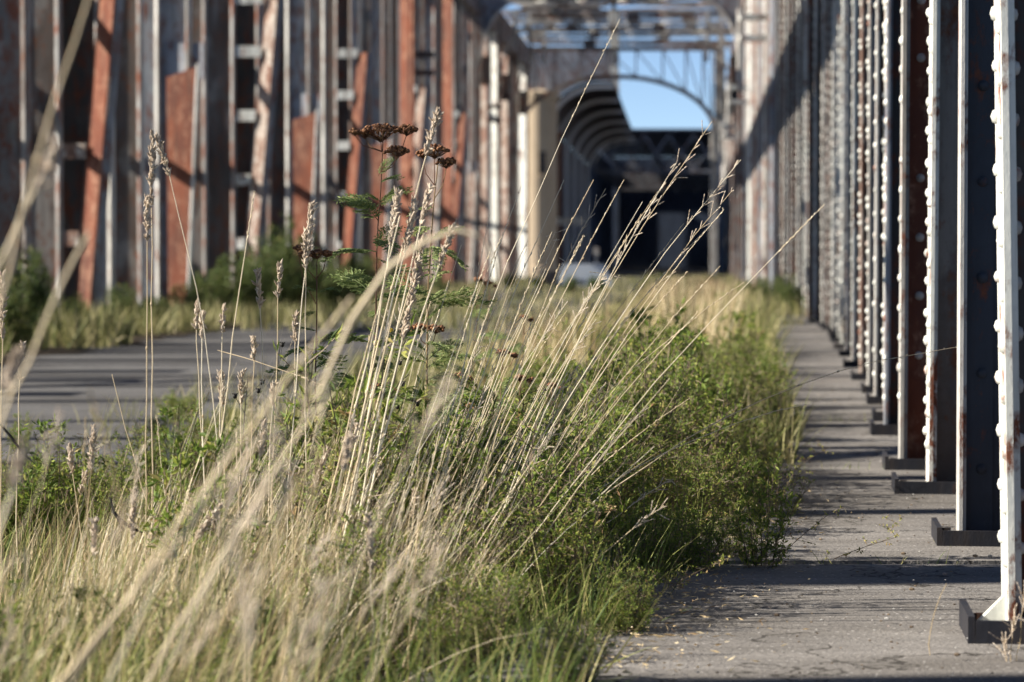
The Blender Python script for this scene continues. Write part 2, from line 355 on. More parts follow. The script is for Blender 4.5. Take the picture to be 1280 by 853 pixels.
def column_right(d, fm, wm, rows=2, pitch=.12, flw=.24, th=.03, lean=0, webriv=True, label=None, shoe=True, single=False, innerriv=False, riv='white', rr=.0175):
    rz = -math.atan(.098 if d < 34 else .067)
    x0 = XR(d) + {6.65: -.016, 11.9: -.06, 14.3: -.04}.get(d, 0); loc = np.array([x0, d, 0]) - RO
    z0 = .06
    if single:
        mb = MB(); box(mb, (th, -.01, 0), (.55, .01, HT), 1); box(mb, (0, -flw/2, 0), (th, flw/2, HT), 0); box(mb, (.55, -flw/2, 0), (.57, flw/2, HT), 1); box(mb, (-.055, -flw/2 - .05, 0), (.045, -flw/2 - .025, HT - .01), 0, rot=-R(35))
        o = mb.build('column', [M[fm], M[wm]], right, loc=loc, rz=rz); return o
    mb = MB(); box(mb, (th, -.008, z0), (.62, .008, HT)); box(mb, (.62, -flw/2, z0), (.64, flw/2, HT))
    for sgn in (-1, 1):
        ya, yb = sorted((sgn*.008, sgn*.02)); box(mb, (th, ya, z0), (th+.085, yb, HT-.01))
    shear(mb, lean); web = mb.build('column', M[wm], right, loc=loc, rz=rz)
    if label: web['label'] = label
    mb = MB(); box(mb, (0, -flw/2, z0+.001), (th*.5, flw/2, HT)); 
    box(mb, (th*.5, -flw/2 + .012, z0+.001), (th, flw/2 - .012, HT-.02)); shear(mb, lean); mb.build('flange', M[fm], web)
    if shoe:
        ex = .13 if 10 < d < 11 else .10 if d < 7 else random.uniform(.04, .075); mb = MB(); box(mb, (-ex, -.17, .045), (.64, .17, .07)); box(mb, (-ex, -.17, .07), (-ex + .016, .17, .115)); box(mb, (-ex + .017, -.17, .07), (.64, -.155, .105))
        mb.build('base_plate', M['black'], web)
        for q in ((-ex + .045, -.11), (-ex + .045, .11)):
            mb = MB(); an = np.arange(6)*math.pi/3; v = [(q[0] + .014*math.cos(a_), q[1] + .014*math.sin(a_), z_) for z_ in (.0702, .088) for a_ in an]
            mb.add(v, [(k_, (k_+1) % 6, 6 + (k_+1) % 6, 6 + k_) for k_ in range(6)], [(6, 6+k_, 7+k_) for k_ in range(1, 5)]); mb.build('bolt', M['brown'], web)
    if shoe and d < 7:
        mb = MB(); v = [(-.075, -.012, .071), (-.002, -.012, .076), (-.002, -.012, .15), (-.075, .012, .076), (-.002, .012, .076), (-.002, .012, .15)]
        mb.add(v, [(0, 3, 4, 1), (1, 4, 5, 2), (2, 5, 3, 0)], [(0, 1, 2), (3, 5, 4)]); mb.build('stiffener', M[fm], web)
    o3 = (x0, d, 0, rz, lean); me = {'white': RIV, 'pale': RIVP}[riv]; mi = {'white': 0, 'pale': 1}[riv]
    zmax = min(HT, H + (HOR + 40)*d/F) if d < 60 else 0
    zs = np.arange(.24, zmax, pitch)
    for i, z in enumerate(zs):
        if random.random() < .03: continue
        z += random.uniform(-.006, .006)
        if rows >= 1: rivet(web, o3, (lean*z*(n_single < 296) - .0005, -flw*.33, z), (-1, 0, 0), me, d, rr, mi)
        if rows >= 2: rivet(web, o3, (lean*z*(n_single < 296) - .0005, flw*.27, z + pitch*.36), (-1, 0, 0), me, d, rr, mi)
        if innerriv: rivet(web, o3, (lean*z*(n_single < 296) + th + .0005, -flw*.33, z + .03), (1, 0, 0), RIVP, d, rr, 1)
        if webriv and i % 2 == 0 and d < 20: rivet(web, o3, (lean*z*(n_single < 296) + th + .05, -.0205, z + .05), (0, -1, 0), RIVB if wm in ('deep', 'dark', 'blue') else RIVP, d, rr, 2 if wm in ('deep', 'dark', 'blue') else 1)
    return web
near = [ # d, flange, web, rows, pitch, flange width, thickness, lean, webriv, label
    (6.65, 'white', 'dark', 2, .125, .22, .032, -.018, True, 'nearest column, white flaking edge with staggered rivets', True, True),
    (8.80, 'pale', 'deep', 0, .15, .16, .022, 0, True, 'column with smooth rivet-free pale edge and dark blue web', True, False),
    (10.7, 'white', 'brown', 2, .115, .26, .028, .004, False, 'column thickly studded with white rivets above a tray-shaped shoe', True, False),
    (11.9, 'pale', 'rust', 1, .125, .20, .030, .003, True, 'column with rust-red web and single rivet row', True, False),
    (14.3, 'blue', 'dark', 1, .10, .22, .025, .003, False, None, True, False),
    (15.5, 'white', 'dark', 2, .13, .24, .02, 0, False, None, True, False),
    (17.2, 'pale', 'brown', 1, .14, .2, .02, .002, True, None, True, False),
    (18.6, 'pale', 'blue', 2, .15, .22, .02, 0, False, None, True, False)]
for d, fm, wm, rows, pitch, flw, th, lean, wr, lab, shoe, inr in near:
    column_right(d, fm, wm, rows, pitch, flw, th, lean, wr, lab, shoe, innerriv=inr, rr=.018 if d < 10 else .02)
rc = random.Random(5)
d = 20.6; k = 0
while d < 203:
    fm = rc.choice(['white', 'pale', 'pale', 'white', 'pale', 'grey', 'white', 'blue', 'pale'] + (['rustpale'] if d < 50 else ['grey', 'brown', 'rustpale', 'grey', 'brown'])); wm = rc.choice(['dark', 'grey', 'brown', 'blue', 'dark', 'rust' if rc.random() < .5 else 'grey'])
    column_right(d, fm, wm, rc.choice([1, 2, 2]), rc.choice([.12, .14, .16]), rc.uniform(.2, .34), .03, 0, False, None, d < 40, single=d > 62, rr=.02, riv=rc.choice(['white', 'pale']))
    d += rc.choice([1.5, 2.0, 2.25, 2.5]) if d < 90 else 2.25
o = rivets.build('rivets', [M['white'], M['pale'], M['deep']], right, smooth=True); o['kind'] = 'stuff'
def rail_along(parent, PO, fx, d0, d1, z0, z1, x0, x1, name, mat):
    """a long member following the wall, from d0 to d1"""
    mb = MB(); dd = [d0] + [x for x in (34,) if d0 < x < d1] + [d1]
    for a, b in zip(dd[:-1], dd[1:]):
        v = [(fx(a)+x0, a, z0), (fx(a)+x1, a, z0), (fx(b)+x1, b, z0), (fx(b)+x0, b, z0), (fx(a)+x0, a, z1), (fx(a)+x1, a, z1), (fx(b)+x1, b, z1), (fx(b)+x0, b, z1)]
        mb.add(np.array(v) - PO, BOXQ)
    return mb.build(name, mat, parent)
rail_along(right, RO, XR, 4, 204, HT + .003, HT + 1.1, -.1, .7, 'top_chord', M['grey'])
rail_along(right, RO, XR, 4, 204, .16, .5, .66, .8, 'bottom_chord', M['dark'])
rail_along(right, RO, XR, 4, 204, 5.0, 5.3, .66, .78, 'side_rail', M['brown'])
for d in (64.6, 91.5, 118.5):
    for z in (6.0, 6.48):
        mb = MB(); box(mb, (-.62, -.2, 0), (-.004, .2, .13)); mb.build('bracket', M['white'], right, loc=np.array([XR(d), d + .9, z]) - RO)
    mb = MB(); box(mb, (-.62, -.16, 0), (-.5, .16, 1.9)); mb.build('bracket_post', M['pale'], right, loc=np.array([XR(d), d + 1.4, 4.9]) - RO)
# ------------------------------------------------------------------ left truss
left = tag(empty('battened_truss', (XL(36), 36, 0)), 'left-hand steel truss of rust-orange gussets and battened grey columns behind the road', 'steel truss')
LO = np.array(left.location)
LZ = -math.atan(.067)
def col_left(d, fm, wm, flw=.26, depth=.5, split=True):
    loc = np.array([XL(d), d, 0]) - LO
    mb = MB(); box(mb, (-depth, -.01, 0), (-.028, .01, HT)); box(mb, (-depth - .02, -flw/2, 0), (-depth, flw/2, HT))
    if not split:
        box(mb, (-.028, -flw/2, 0), (0, flw/2, HT), 1); return mb.build('column', [M[wm], M[fm]], left, loc=loc, rz=LZ)
    o = mb.build('column', M[wm], left, loc=loc, rz=LZ)
    mb = MB(); box(mb, (-.028, -flw/2, 0), (0, flw/2, HT)); mb.build('flange', M[fm], o)
    mb = MB(); box(mb, (-.05, -flw/2 - .05, 0), (.02, -flw/2 - .03, HT - .01), rot=-R(40)); mb.build('edge_angle', M[rl.choice(['rustpale', 'pale', 'grey', 'grey', 'brown'])], o)
    return o
def ladder(d, skip=(), tilt=.085, om='rust'):
    """two stringers joined by batten plates, the inner one inclined"""
    root = np.array([XL(d), d, 0]) - LO; a = -R(38)
    mb = MB(); box(mb, (-.56, -.05, 0), (-.47, .05, HT), rot=a); o = mb.build('battened_strut', M['pale'], left, loc=root)
    mb = MB(); hh = 5.6
    v = []
    for z in (0, hh):
        for x, y_ in ((-.25, 0), (-.02, -.16), (.0, -.14), (-.23, .02)): v.append((x + tilt*z - .05, y_, z))
    mb.add(v, BOXQ); mb.build('inclined_stringer', M[om], o)
    mb = MB()
    for z in (0,):
        v = []
        for z in (0, hh):
            for x, y_ in ((.003, -.14), (.09, -.05), (.09, -.03), (.003, -.12)): v.append((x + tilt*z - .05, y_, z))
        mb.add(v, BOXQ)
    mb.build('stringer_edge', M['blue'], o)
    for i, z in enumerate((1.1, 2.25, 3.4, 4.55, 5.5)):
        if i in skip: continue
        x1 = -.24 + tilt*z - .05
        mb = MB(); v = []
        for zz in (z, z + .2):
            for x, y_ in ((-.465, .02), (x1, -.03), (x1, .0), (-.465, .05)): v.append((x, y_ - .05, zz))
        mb.add(v, BOXQ); mb.build('batten', M['rustpale' if skip else 'white'], o)
    return o
def gusset(d, om='rust', s=1.0):
    loc = np.array([XL(d), d, 0]) - LO
    mb = MB(); prism(mb, [(-.28, 0), (.02, 0), (.22, 3.9), (-.30, 3.75)], -.012, .012); 
    o = mb.build('tapered_gusset', M[om], left, loc=loc + np.array([.0, 0, 0]), rz=-R(20))
    mb = MB(); v = [(.021, -.03, 0), (.05, -.03, 0), (.25, -.03, 3.95), (.221, -.03, 3.95)]; v = v + [(x, .03, z) for x, _, z in v]
    mb.add(v, BOXQ); mb.build('gusset_edge', M['white'], o)
    mb = MB(); box(mb, (-.55, .35, 3.72), (.15, .39, 4.3)); mb.build('batten', M['blue'], o)
    return o
special = {}
for i, d in enumerate((37, 50.5, 64, 77.5, 91)): special[d] = 'L'
for i, d in enumerate((43.5, 57, 70.5, 84, 97.5)): special[d] = 'G'
d = -12.0
rl = random.Random(8)
while d < 131:
    if d < 29:
        col_left(d, 'grey', 'brown', next((w_ for a_, w_ in ((5.1, .14), (7.1, .38), (9.0, .12), (10.5, .15), (12.4, .12), (14.2, .15), (15.8, .12), (18.1, .2)) if abs(a_ - d) < .05), rl.uniform(.12, .34)), .5, False)
        if d > 13:
            mb = MB(); box(mb, (-.06, -.28, 0), (-.03, .28, 2.3)); mb.build('shadow_plate', M['brown'], left, loc=np.array([XL(d), d + 1.05, 0]) - LO, rz=LZ)  # unseen plate added to cast stripes of shade on the road
        d = next((a_ for a_ in (-9, -6, -3.5, -1, 1.5, 3.4, 5.1, 7.1, 9.0, 10.5, 12.4, 14.2, 15.8, 18.1) if a_ > d + .01), d + rl.choice([1.7, 2.2, 2.6])); continue
    nearsp = [s for s in special if -1.4 < d - s < .75]
    if not nearsp:
        fm = rl.choice(['pale', 'grey', 'grey', 'brown', 'pale']); wm = rl.choice(['brown', 'grey', 'dark', 'blue', 'brown', 'grey', 'dark'])
        col_left(d, fm, wm, rl.uniform(.14, .3), rl.choice([.75, .85]) if d < 60 else .6, d < 62)
    d += rl.choice([2.0, 2.4, 2.8]) if d < 75 else rl.choice([1.3, 1.7, 2.1])
col_left(35.1, 'grey', 'brown', .2, .9); col_left(41.5, 'grey', 'blue', .2, .9)
for d, kind in special.items():
    if kind == 'L':
        ladder(d, skip=(2,) if d == 37 else (), om='rust' if d in (37, 64, 91) else 'rustpale'); col_left(d + .55, 'blue', 'dark', .5, .62)
    else:
        gusset(d, 'rust' if d < 80 else 'rustpale'); col_left(d + .5, 'pale', 'blue', .3, .55)
for d in (75.6, 76.6, 88.5, 103, 108, 114, 121, 126):       # tall orange and white flanges further on
    mb = MB(); box(mb, (-.2, -.02, 0), (.16, .02, HT)); mb.build('tall_plate', M['rust' if d < 90 else 'rustpale' if d in (103, 114) else 'white'], left, loc=np.array([XL(d) + .05, d, 0]) - LO, rz=-R(35))
rail_along(left, LO, XL, -13, 131, HT + .003, HT + 1.1, -.65, .1, 'top_chord', M['grey'])
rail_along(left, LO, XL, -13, 131, .1, .45, -.95, -.72, 'bottom_chord', M['dark'])
rail_along(left, LO, XL, 30, 131, 2.6, 2.75, -.85, -.72, 'side_rail', M['blue'])
# outer skin of plates on the far side of the left truss, in panels with gaps
d = 30.0; rp = random.Random(4)
for z in (6.0, 6.5):
    for d in (77.8, 104.6):
        mb = MB(); box(mb, (.004, -.2, 0), (.62, .2, .13)); mb.build('bracket', M['dark'], left, loc=np.array([XL(d), d, z]) - LO)
for i, d in enumerate(np.arange(-9.75, 120, 13.5)):          # diagonals added on the outer side to make the shadows irregular
    mb = MB(); bar(mb, np.array([XL(d) - 1.05, d, .5]) - LO, np.array([XL(d+13.5) - 1.05, d + 13.5, HT]) - LO, .06, .34, up=(1, 0, 0)); mb.build('shadow_diagonal', M['brown'], left)
# ------------------------------------------------------------------ portals overhead
def portal(d, rib='pale', plate='blue', label='', full=True):
    xl, xr = XL(d) + .05, XR(d) - .05
    o = tag(empty('portal_frame', (xl, d, 0)), label, 'portal frame', 'kneed portal frames over the roadway')
    for s, x in ((1, xl), (-1, xr)):
        x -= xl
        mb = MB(); box(mb, (x - .14, -.18, 0), (x + .14, .18, 10.2)); mb.build('leg', M['grey'], o)
        zs, zt, kx = 8.0, 10.25, 1.75
        arc = [(x + s*(.15 + kx*(1 - math.cos(a))), zs + (zt - zs)*math.sin(a)) for a in np.linspace(0, math.pi/2, 11)]
        if full:
          mb = MB(); plate_rows(mb, arc, [(a_, zt + .35) for a_, z in arc], -.05, .05); mb.build('spandrel', M[plate], o)
        mb = MB(); sweep(mb, [(a, -.052, z - .03) for a, z in arc], .09, .36 if full else .14); mb.build('knee_rib', M[rib], o)
        mb = MB(); box(mb, (x + (.15 if s > 0 else -.5), -.3, 7.1), (x + (.5 if s > 0 else -.15), .3, 8.1)); mb.build('shaded_knee_block', M['dark'], o)  # dark block stands for the part of the knee in shadow
        if not full:
            for q in (.7, 1.25): mb = MB(); box(mb, (x + s*q - .07, -.06, 8.6 + q*.6), (x + s*q + .07, .06, 10.6)); mb.build('hanger', M['pale'], o)
    if full: mb = MB(); box(mb, (0, -.08, 10.61), (xr - xl, .08, 10.74)); mb.build('crossbeam', M['pale'], o)
    return o
portal(100, 'pale', 'blue', 'nearest kneed portal frame, pale curved rib on a blue-grey spandrel')
portal(110, 'pale', 'grey', 'middle kneed portal frame with an open pale knee under the roof lattice', False)
portal(120.5, 'pale', 'grey', 'kneed portal frame with an open pale knee just before the tall arch', False)
for i, d in enumerate(list(np.arange(102.5, 131, 2.5))):
    xl, xr = XL(d) + .1, XR(d) - .1; W = xr - xl
    o = tag(empty('lattice_girder', (xl, d, random.uniform(10.7, 11.0))), 'rusty flat lattice girder spanning the road overhead between the two trusses', 'lattice girder', 'overhead lattice girders seen against the sky')
    sk = random.uniform(-.12, .12)
    for y_ in (0, 1.1):
        mb = MB(); bar(mb, (0, y_, sk), (W, y_, -sk), random.uniform(.06, .11), .10, up=(0, 1, 0)); mb.build('chord', M[random.choice(['pale', 'grey', 'rustpale', 'brown', 'pale'])], o)
    mb = MB(); n = 12
    for k in range(n): bar(mb, (W*k/n, .05 if k % 2 else 1.05, sk - 2*sk*k/n + .02), (W*(k+1)/n, 1.05 if k % 2 else .05, sk - 2*sk*(k+1)/n + .02), .05, .07, up=(0, 0, 1))
    mb.build('web_lacing', M[random.choice(['grey', 'pale', 'rustpale', 'white'])], o)
    for k in range(random.randint(2, 4)):
        x = random.uniform(.5, W - .5); mb = MB(); box(mb, (x - .25, .3, -.16), (x + .25, .34, .16)); mb.build('node_plate', M[random.choice(['white', 'pale', 'rustpale', 'grey'])], o)
roof = tag(empty('roof_deck', (XL(118), 118, 12.1)), 'brown boarded deck above the lattice girders over the left half of the road', 'roof deck')
for i, d in enumerate(np.arange(107, 131, 1.25)):
    mb = MB(); wl = (XR(d) - XL(d))*random.uniform(.36, .44); box(mb, (0, 0, 0), (wl, .8, .06)); mb.build('plank', M[random.choice(['brown', 'pale', 'rustpale', 'grey'])], roof, loc=(XL(d) - XL(118), d - 118, random.uniform(0, .03)))
lat = tag(empty('lateral_bracing', (XL(101), 101, 11.35)), 'crossed flat braces lying between the overhead lattice girders', 'bracing')
for i, d in enumerate(np.arange(101.7, 129, 4.2)):
    for s in (0, 1):
        a0, a1 = XL(d) + .2, XR(d) - .2; e0, e1 = XL(d+4.2) + .2, XR(d+4.2) - .2
        p0, p1 = ((a0, d, .05), (e1, d + 4.2, .12)) if s else ((a1, d, .2), (e0, d + 4.2, .27))
        mb = MB(); bar(mb, np.array(p0) - (XL(101), 101, 0), np.array(p1) - (XL(101), 101, 0), .10, .05, up=(0, 0, 1)); mb.build('brace', M[random.choice(['pale', 'grey', 'rustpale'])], lat)
# tall end arch
D = 131.5
def apx(px): return (px - 640)*D/F
ax0, ax1 = apx(650), apx(892)
o = tag(empty('arch_portal', (ax0, D, 0)), 'tall thin steel arch framing the sky at the end of the truss span', 'arch')
W = ax1 - ax0; zs, zt = 6.85, 9.42
arc = [(W/2 - W/2*math.cos(a), zs + (zt - zs)*math.sin(a)) for a in np.linspace(0, math.pi, 33)]
mb = MB(); sweep(mb, [(x, 0, z) for x, z in arc], .2, .3); mb.build('arch_rib', M['grey'], o)
for x in (0, W):
    mb = MB(); box(mb, (x - .15, -.2, 0), (x + .15, .2, zs)); mb.build('leg', M['pale'], o)
    mb = MB(); s = 1 if x else -1
    box(mb, (x + (0.02 if s > 0 else -.5), -.25, zs), (x + (.5 if s > 0 else -.02), .25, 10.6)); mb.build('upper_post', M['pale'], o)
mb = MB(); box(mb, (-.5, -.14, 10.62), (W + .5, .14, 10.82)); mb.build('crossbeam', M['grey'], o)
for k in range(3, 31, 3):
    x, z = arc[k]
    mb = MB(); bar(mb, (x, 0, z + .1), (x, 0, 10.61), .07, .07); mb.build('spandrel_strut', M['grey'], o)
    x2, z2 = arc[min(k + 3, 32)]
    if z2 < 10.4 and k < 29:
        mb = MB(); bar(mb, (x + .05, .05, 10.6), (x2 - .05, .05, z2 + .1), .05, .05); mb.build('spandrel_diagonal', M['grey'], o)
# longitudinal beam with white plates
o = tag(empty('hanging_beam', (3.6, 100, 10.0)), 'long overhead beam down the middle with a row of white plates', 'beam')
mb = MB(); bar(mb, (0, 0, .5), (2.85, 74, .5), .16, .22, up=(0, 0, 1)); mb.build('beam', M['grey'], o)
for i in range(7):
    f = (7 + i*10.4)/74
    mb = MB(); box(mb, (-.2, -.03, -.28), (.2, .03, .38)); mb.build('plate', M['white'], o, loc=(2.85*f, 74*f - .12, 0))
# ------------------------------------------------------------------ half vault, tower, far truss, barrier
vault = tag(empty('half_vault', (apx(684), 139, 0)), 'grey half vault on seven thin pale ribs beyond the tall arch', 'vault')
VO = np.array(vault.location)
def vx(d): return (684 - 640)*139/F + .0606*(d - 139) - .0
vz_s, vz_t, kx = 6.9, 9.4, 2.6
def vrib(d, off=0): return [(vx(d) - off, z) for z in (0, 3.5, 6.8)] + [(vx(d) - off + (kx)*(1 - math.cos(a)), vz_s + (vz_t + off - vz_s)*math.sin(a)) for a in np.linspace(.1, math.pi/2, 9)] + [(vx(d) + 3.3, vz_t + off)]
dv = [139, 151, 163, 175, 187, 199, 206]
for d in dv:
    mb = MB(); sweep(mb, [np.array((x, d, z)) - VO for x, z in vrib(d)], .2, .22); mb.build('rib', M['clean'], vault)
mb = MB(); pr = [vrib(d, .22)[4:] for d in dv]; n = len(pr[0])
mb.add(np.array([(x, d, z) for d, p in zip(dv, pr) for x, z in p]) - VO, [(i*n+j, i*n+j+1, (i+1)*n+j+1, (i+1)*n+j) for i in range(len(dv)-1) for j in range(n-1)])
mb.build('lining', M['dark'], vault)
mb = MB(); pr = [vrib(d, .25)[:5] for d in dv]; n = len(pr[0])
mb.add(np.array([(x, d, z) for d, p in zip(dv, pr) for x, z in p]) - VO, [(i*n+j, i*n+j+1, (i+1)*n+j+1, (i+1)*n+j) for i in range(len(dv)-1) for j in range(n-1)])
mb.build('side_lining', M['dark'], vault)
pp = [(x - VO[0], z) for x, z in vrib(138.7, .22)[3:]]; pp = [(pp[0][0] - 1.5, pp[0][1])] + pp
mb = MB(); plate_rows(mb, pp, [(x, 11.2) for x, z in pp], -.5, -.3); mb.build('end_panel', M['blue'], vault)
mb = MB(); box(mb, (-.3, 2, 2.6), (2.0, 2.15, 2.95)); mb.build('tie_rail', M['white'], vault)
tw = tag(empty('round_tower', ((673 - 640)*137/F, 137.4, 0)), 'round beige stone tower with a slit window left of the vault', 'tower')
a = np.arange(28)*2*math.pi/28
mb = MB(); prof = [(1.0, 0), (1.0, .45), (.93, .5), (.93, 8.6), (1.0, 8.65), (1.08, 9.0), (.0, 9.2)]
V = [(r_*math.cos(x), r_*math.sin(x), z) for r_, z in prof for x in a]
mb.add(V, [(i*28+j, i*28+(j+1) % 28, (i+1)*28+(j+1) % 28, (i+1)*28+j) for i in range(len(prof)-1) for j in range(28)]); mb.build('drum', M['tower'], tw)
mb = MB(); box(mb, (.02, -.97, 5.0), (.34, -.82, 6.1)); mb.build('slit_window', M['black'], tw)
mb = MB(); box(mb, (-.04, -1.0, 4.9), (.40, -.9, 4.995)); mb.build('window_sill', M['tower'], tw)
mb = MB(); box(mb, (-.24, -.1, 0), (.24, .1, 7.2)); box(mb, (-.3, -.14, 7.2), (.3, .14, 7.35)); box(mb, (-.3, -.14, 0), (.3, .14, .25))
tag(mb.build('orange_post', M['rust'], loc=((696 - 640)*143/F, 143, 0)), 'tall flat orange post standing between tower and vault ribs', 'post')
far = tag(empty('far_truss', (apx(735)*1.56, 205, 0)), 'dark blue-black truss span closing the far end of the road', 'truss span')
fx0, fx1 = (737 - 640)*205/F, (903 - 640)*205/F; FO = np.array(far.location); W = fx1 - fx0
ZT = 10.2
for k in range(7):
    d = 205 + k*9
    xs0 = fx0 + .067*k*9 - FO[0]
    mb = MB(); box(mb, (xs0, d - 205 - .15, 0), (xs0 + .3, d - 205 + .15, ZT)); mb.build('post', M['navy'], far)
    mb = MB(); box(mb, (xs0 + W - .3, d - 205 - .15, 0), (xs0 + W, d - 205 + .15, ZT)); mb.build('post', M['navy'], far)
    mb = MB()
    for s in (0, 1):
        n = 5
        for j in range(n):
            a0 = (xs0 + .3 + (W - .6)*j/n, d - 205 + .02*s, ZT - .3 - 2.6*s); a1 = (xs0 + .3 + (W - .6)*(j+1)/n, d - 205 + .02*s, ZT - .3 - 2.6*(1-s)); bar(mb, a0, a1, .14, .08)
    bar(mb, (xs0 + .3, d - 205, ZT - 2.95), (xs0 + W - .3, d - 205, ZT - 2.95), .22, .2)
    mb.build('sway_bracing', M['blue'], far)
for k in range(18):
    y0 = k*3.0 - .3; y1 = y0 + 2.995; sk = .067
    v = [(fx0 - FO[0] - .1 + sk*y0, y0), (fx1 - FO[0] + .1 + sk*y0, y0), (fx1 - FO[0] + .1 + sk*y1, y1), (fx0 - FO[0] - .1 + sk*y1, y1)]
    mb = MB(); mb.add([(x, y_, ZT + .025) for x, y_ in v] + [(x, y_, ZT + .15) for x, y_ in v], BOXQ); mb.build('shade_roof_sheet', M['navy'], far)  # roof added to keep daylight out of the span
    for s in (0, 1):
        y1 = y0 + 2.9; x = fx0 - FO[0] + W*s; e0, e1 = (.02, .1) if s else (-.1, -.02)
        v = [(x + e0 + sk*y0, y0), (x + e1 + sk*y0, y0), (x + e1 + sk*y1, y1), (x + e0 + sk*y1, y1)]
        mb = MB(); mb.add([(a_, b_, 0) for a_, b_ in v] + [(a_, b_, ZT - (.9 if s == 0 else 0)) for a_, b_ in v], BOXQ); mb.build('shade_side_sheet', M['navy'], far)  # side walls added to darken the inside; left ones stop short for light
mb = MB(); box(mb, (fx0 - FO[0] + 3.6, 54.2, 0), (fx1 - FO[0] + 3.7, 54.4, ZT)); mb.build('shade_end_sheet', M['navy'], far)  # end closed off so the span stays dark inside
# pale barrier across the roadway
bp = P(731, 356, 91)
bar_o = tag(empty('road_barrier', (bp[0], 91, 0)), 'low pale blue barrier block lying across the far roadway', 'barrier')
mb = MB(); prism(mb, [(-.85, .0), (.85, .0), (.88, .12), (.72, .62), (.60, .74), (-.62, .74), (-.74, .60), (-.88, .12)], -.25, .25); mb.build('block', M['barrier'], bar_o)
for x in (-.45, .1):
    mb = MB(); box(mb, (x, -.262, .13), (x + .42, -.24, .24)); mb.build('fork_slot', M['navy'], bar_o)
mb = MB(); box(mb, (.33, -.03, .74), (.39, .03, 1.15)); box(mb, (.27, -.04, 1.0), (.45, -.03, 1.28)); mb.build('marker', M['pale'], bar_o)
bx = P(689, 352, 92)
mb = MB(); box(mb, (-.22, -.2, .03), (.22, .2, .5)); box(mb, (-.25, -.23, .42), (.25, .23, .5)); box(mb, (-.25, -.23, .0), (.25, .23, .08))
tag(mb.build('dark_crate', M['brown'], loc=(bx[0], 92, 0)), 'small dark brown crate beside the pale barrier', 'crate')
# ------------------------------------------------------------------ vegetation: masses
def strip_pts(n, d0, d1, rng, lo=0., hi=1., pw=1.0):
    """random ground points in the weed strip, denser toward the lens"""
    u = rng.random(n); d = d0*(d1/d0)**u
    t = lo + (hi - lo)*rng.random(n)**pw
    x = np.array([SL(a) for a in d])*(1 - t) + np.array([SR(a) for a in d])*t
    return np.stack([x, d, np.zeros(n)], 1), d, t
def clumpy(p, rng, sc=1.7, k=.5):
    """thin a point set into clumps"""
    f = .5 + .25*(np.sin(p[:, 0]*sc*3.1 + 1.3*np.sin(p[:, 1]*sc)) + np.sin(p[:, 1]*sc*2.3 + np.cos(p[:, 0]*sc*2)))
    return rng.random(len(p)) < (1 - k) + k*2*(f - .15)
def mass(name, mat, n, d0, d1, L, wd, lean, curve, azc, azs, seed, lo=0, hi=1, pw=1., seg=4, k=.5, wgrow=0.0, label=None, pts=None):
    r = np.random.default_rng(seed); mb = MB()
    p, d, t = strip_pts(n, d0, d1, r, lo, hi, pw) if pts is None else pts
    keep = clumpy(p, r, k=k); p, d = p[keep], d[keep]; t = t[keep]; n = len(p); hs = np.interp(d, [10, 13, 24, 36, 45, 80], [1, .55, 1, .9, .6, .6]); pxs = 640 + F*p[:, 0]/d; hs = hs*np.where((d > 22) & (pxs > 600) & (pxs < 800), .55, 1)*np.where(d < 12, np.interp(t, [0, .3, .6], [.6, .75, 1]), 1)
    ribbons(mb, p, r.normal(azc, azs, n), r.uniform(L[0], L[1], n)*r.uniform(.7, 1.1, n)*hs, np.abs(r.normal(lean[0], lean[1], n)), r.uniform(curve[0], curve[1], n),
            wd*(1 + wgrow*(d - 7)/7).clip(.5, 4)*r.uniform(.6, 1.3, n), seg, r)
    o = mb.build(name, mat); tag(o, label, 'grass', kind='stuff'); return o
# near strip (2.4 - 14 m)
mass('dry_grass', M['dry'], 16500, 5.0, 11, (.10, .40), .0027, (.5, .35), (-.2, .9), 0.2, 1.2, 21, lo=.10, hi=.80, k=.85, label='mass of short dry beige grass in the middle of the weed strip')
mass('green_grass', M['grass'], 19000, 4.8, 14, (.10, .34), .0042, (.4, .3), (.0, 1.1), 0, 1.8, 22, lo=0, hi=1.0, label='green grass blades low in the weed strip')
mass('dry_tuft', M['straw'], 5200, 5.6, 7.9, (.16, .5), .0019, (.45, .25), (-.1, .7), .1, .7, 44, lo=.42, hi=.84, seg=5, k=.7, label='dense tuft of fine straw-coloured grass at the foot of the fan')
mass('near_grass', M['olive'], 6500, 2.3, 7.2, (.16, .46), .0045, (.35, .3), (-.1, .9), .2, 1.3, 23, lo=-.05, hi=.80, k=.75, label='blurred yellow-green grass close to the lens at bottom left')
mass('near_dry_grass', M['dry'], 550, 2.4, 6.2, (.2, .5), .0030, (.3, .25), (-.1, .7), .2, 1.0, 24, lo=-.05, hi=.75, k=.7, label='blurred beige dry grass close to the lens at bottom left')
mass('dry_culms', M['straw'], 1000, 6.4, 9, (.4, .85), .0021, (.42, .16), (.0, .35), 0.1, .45, 25, lo=.45, hi=.84, seg=5, k=.4, label='thin pale culms leaning right in the weed strip')
mass('near_green_grass', M['grass'], 9000, 2.4, 8.5, (.14, .42), .005, (.35, .3), (-.1, .9), .2, 1.5, 43, lo=-.05, hi=.75, k=.9, label='blurred green grass patches at the lower left')
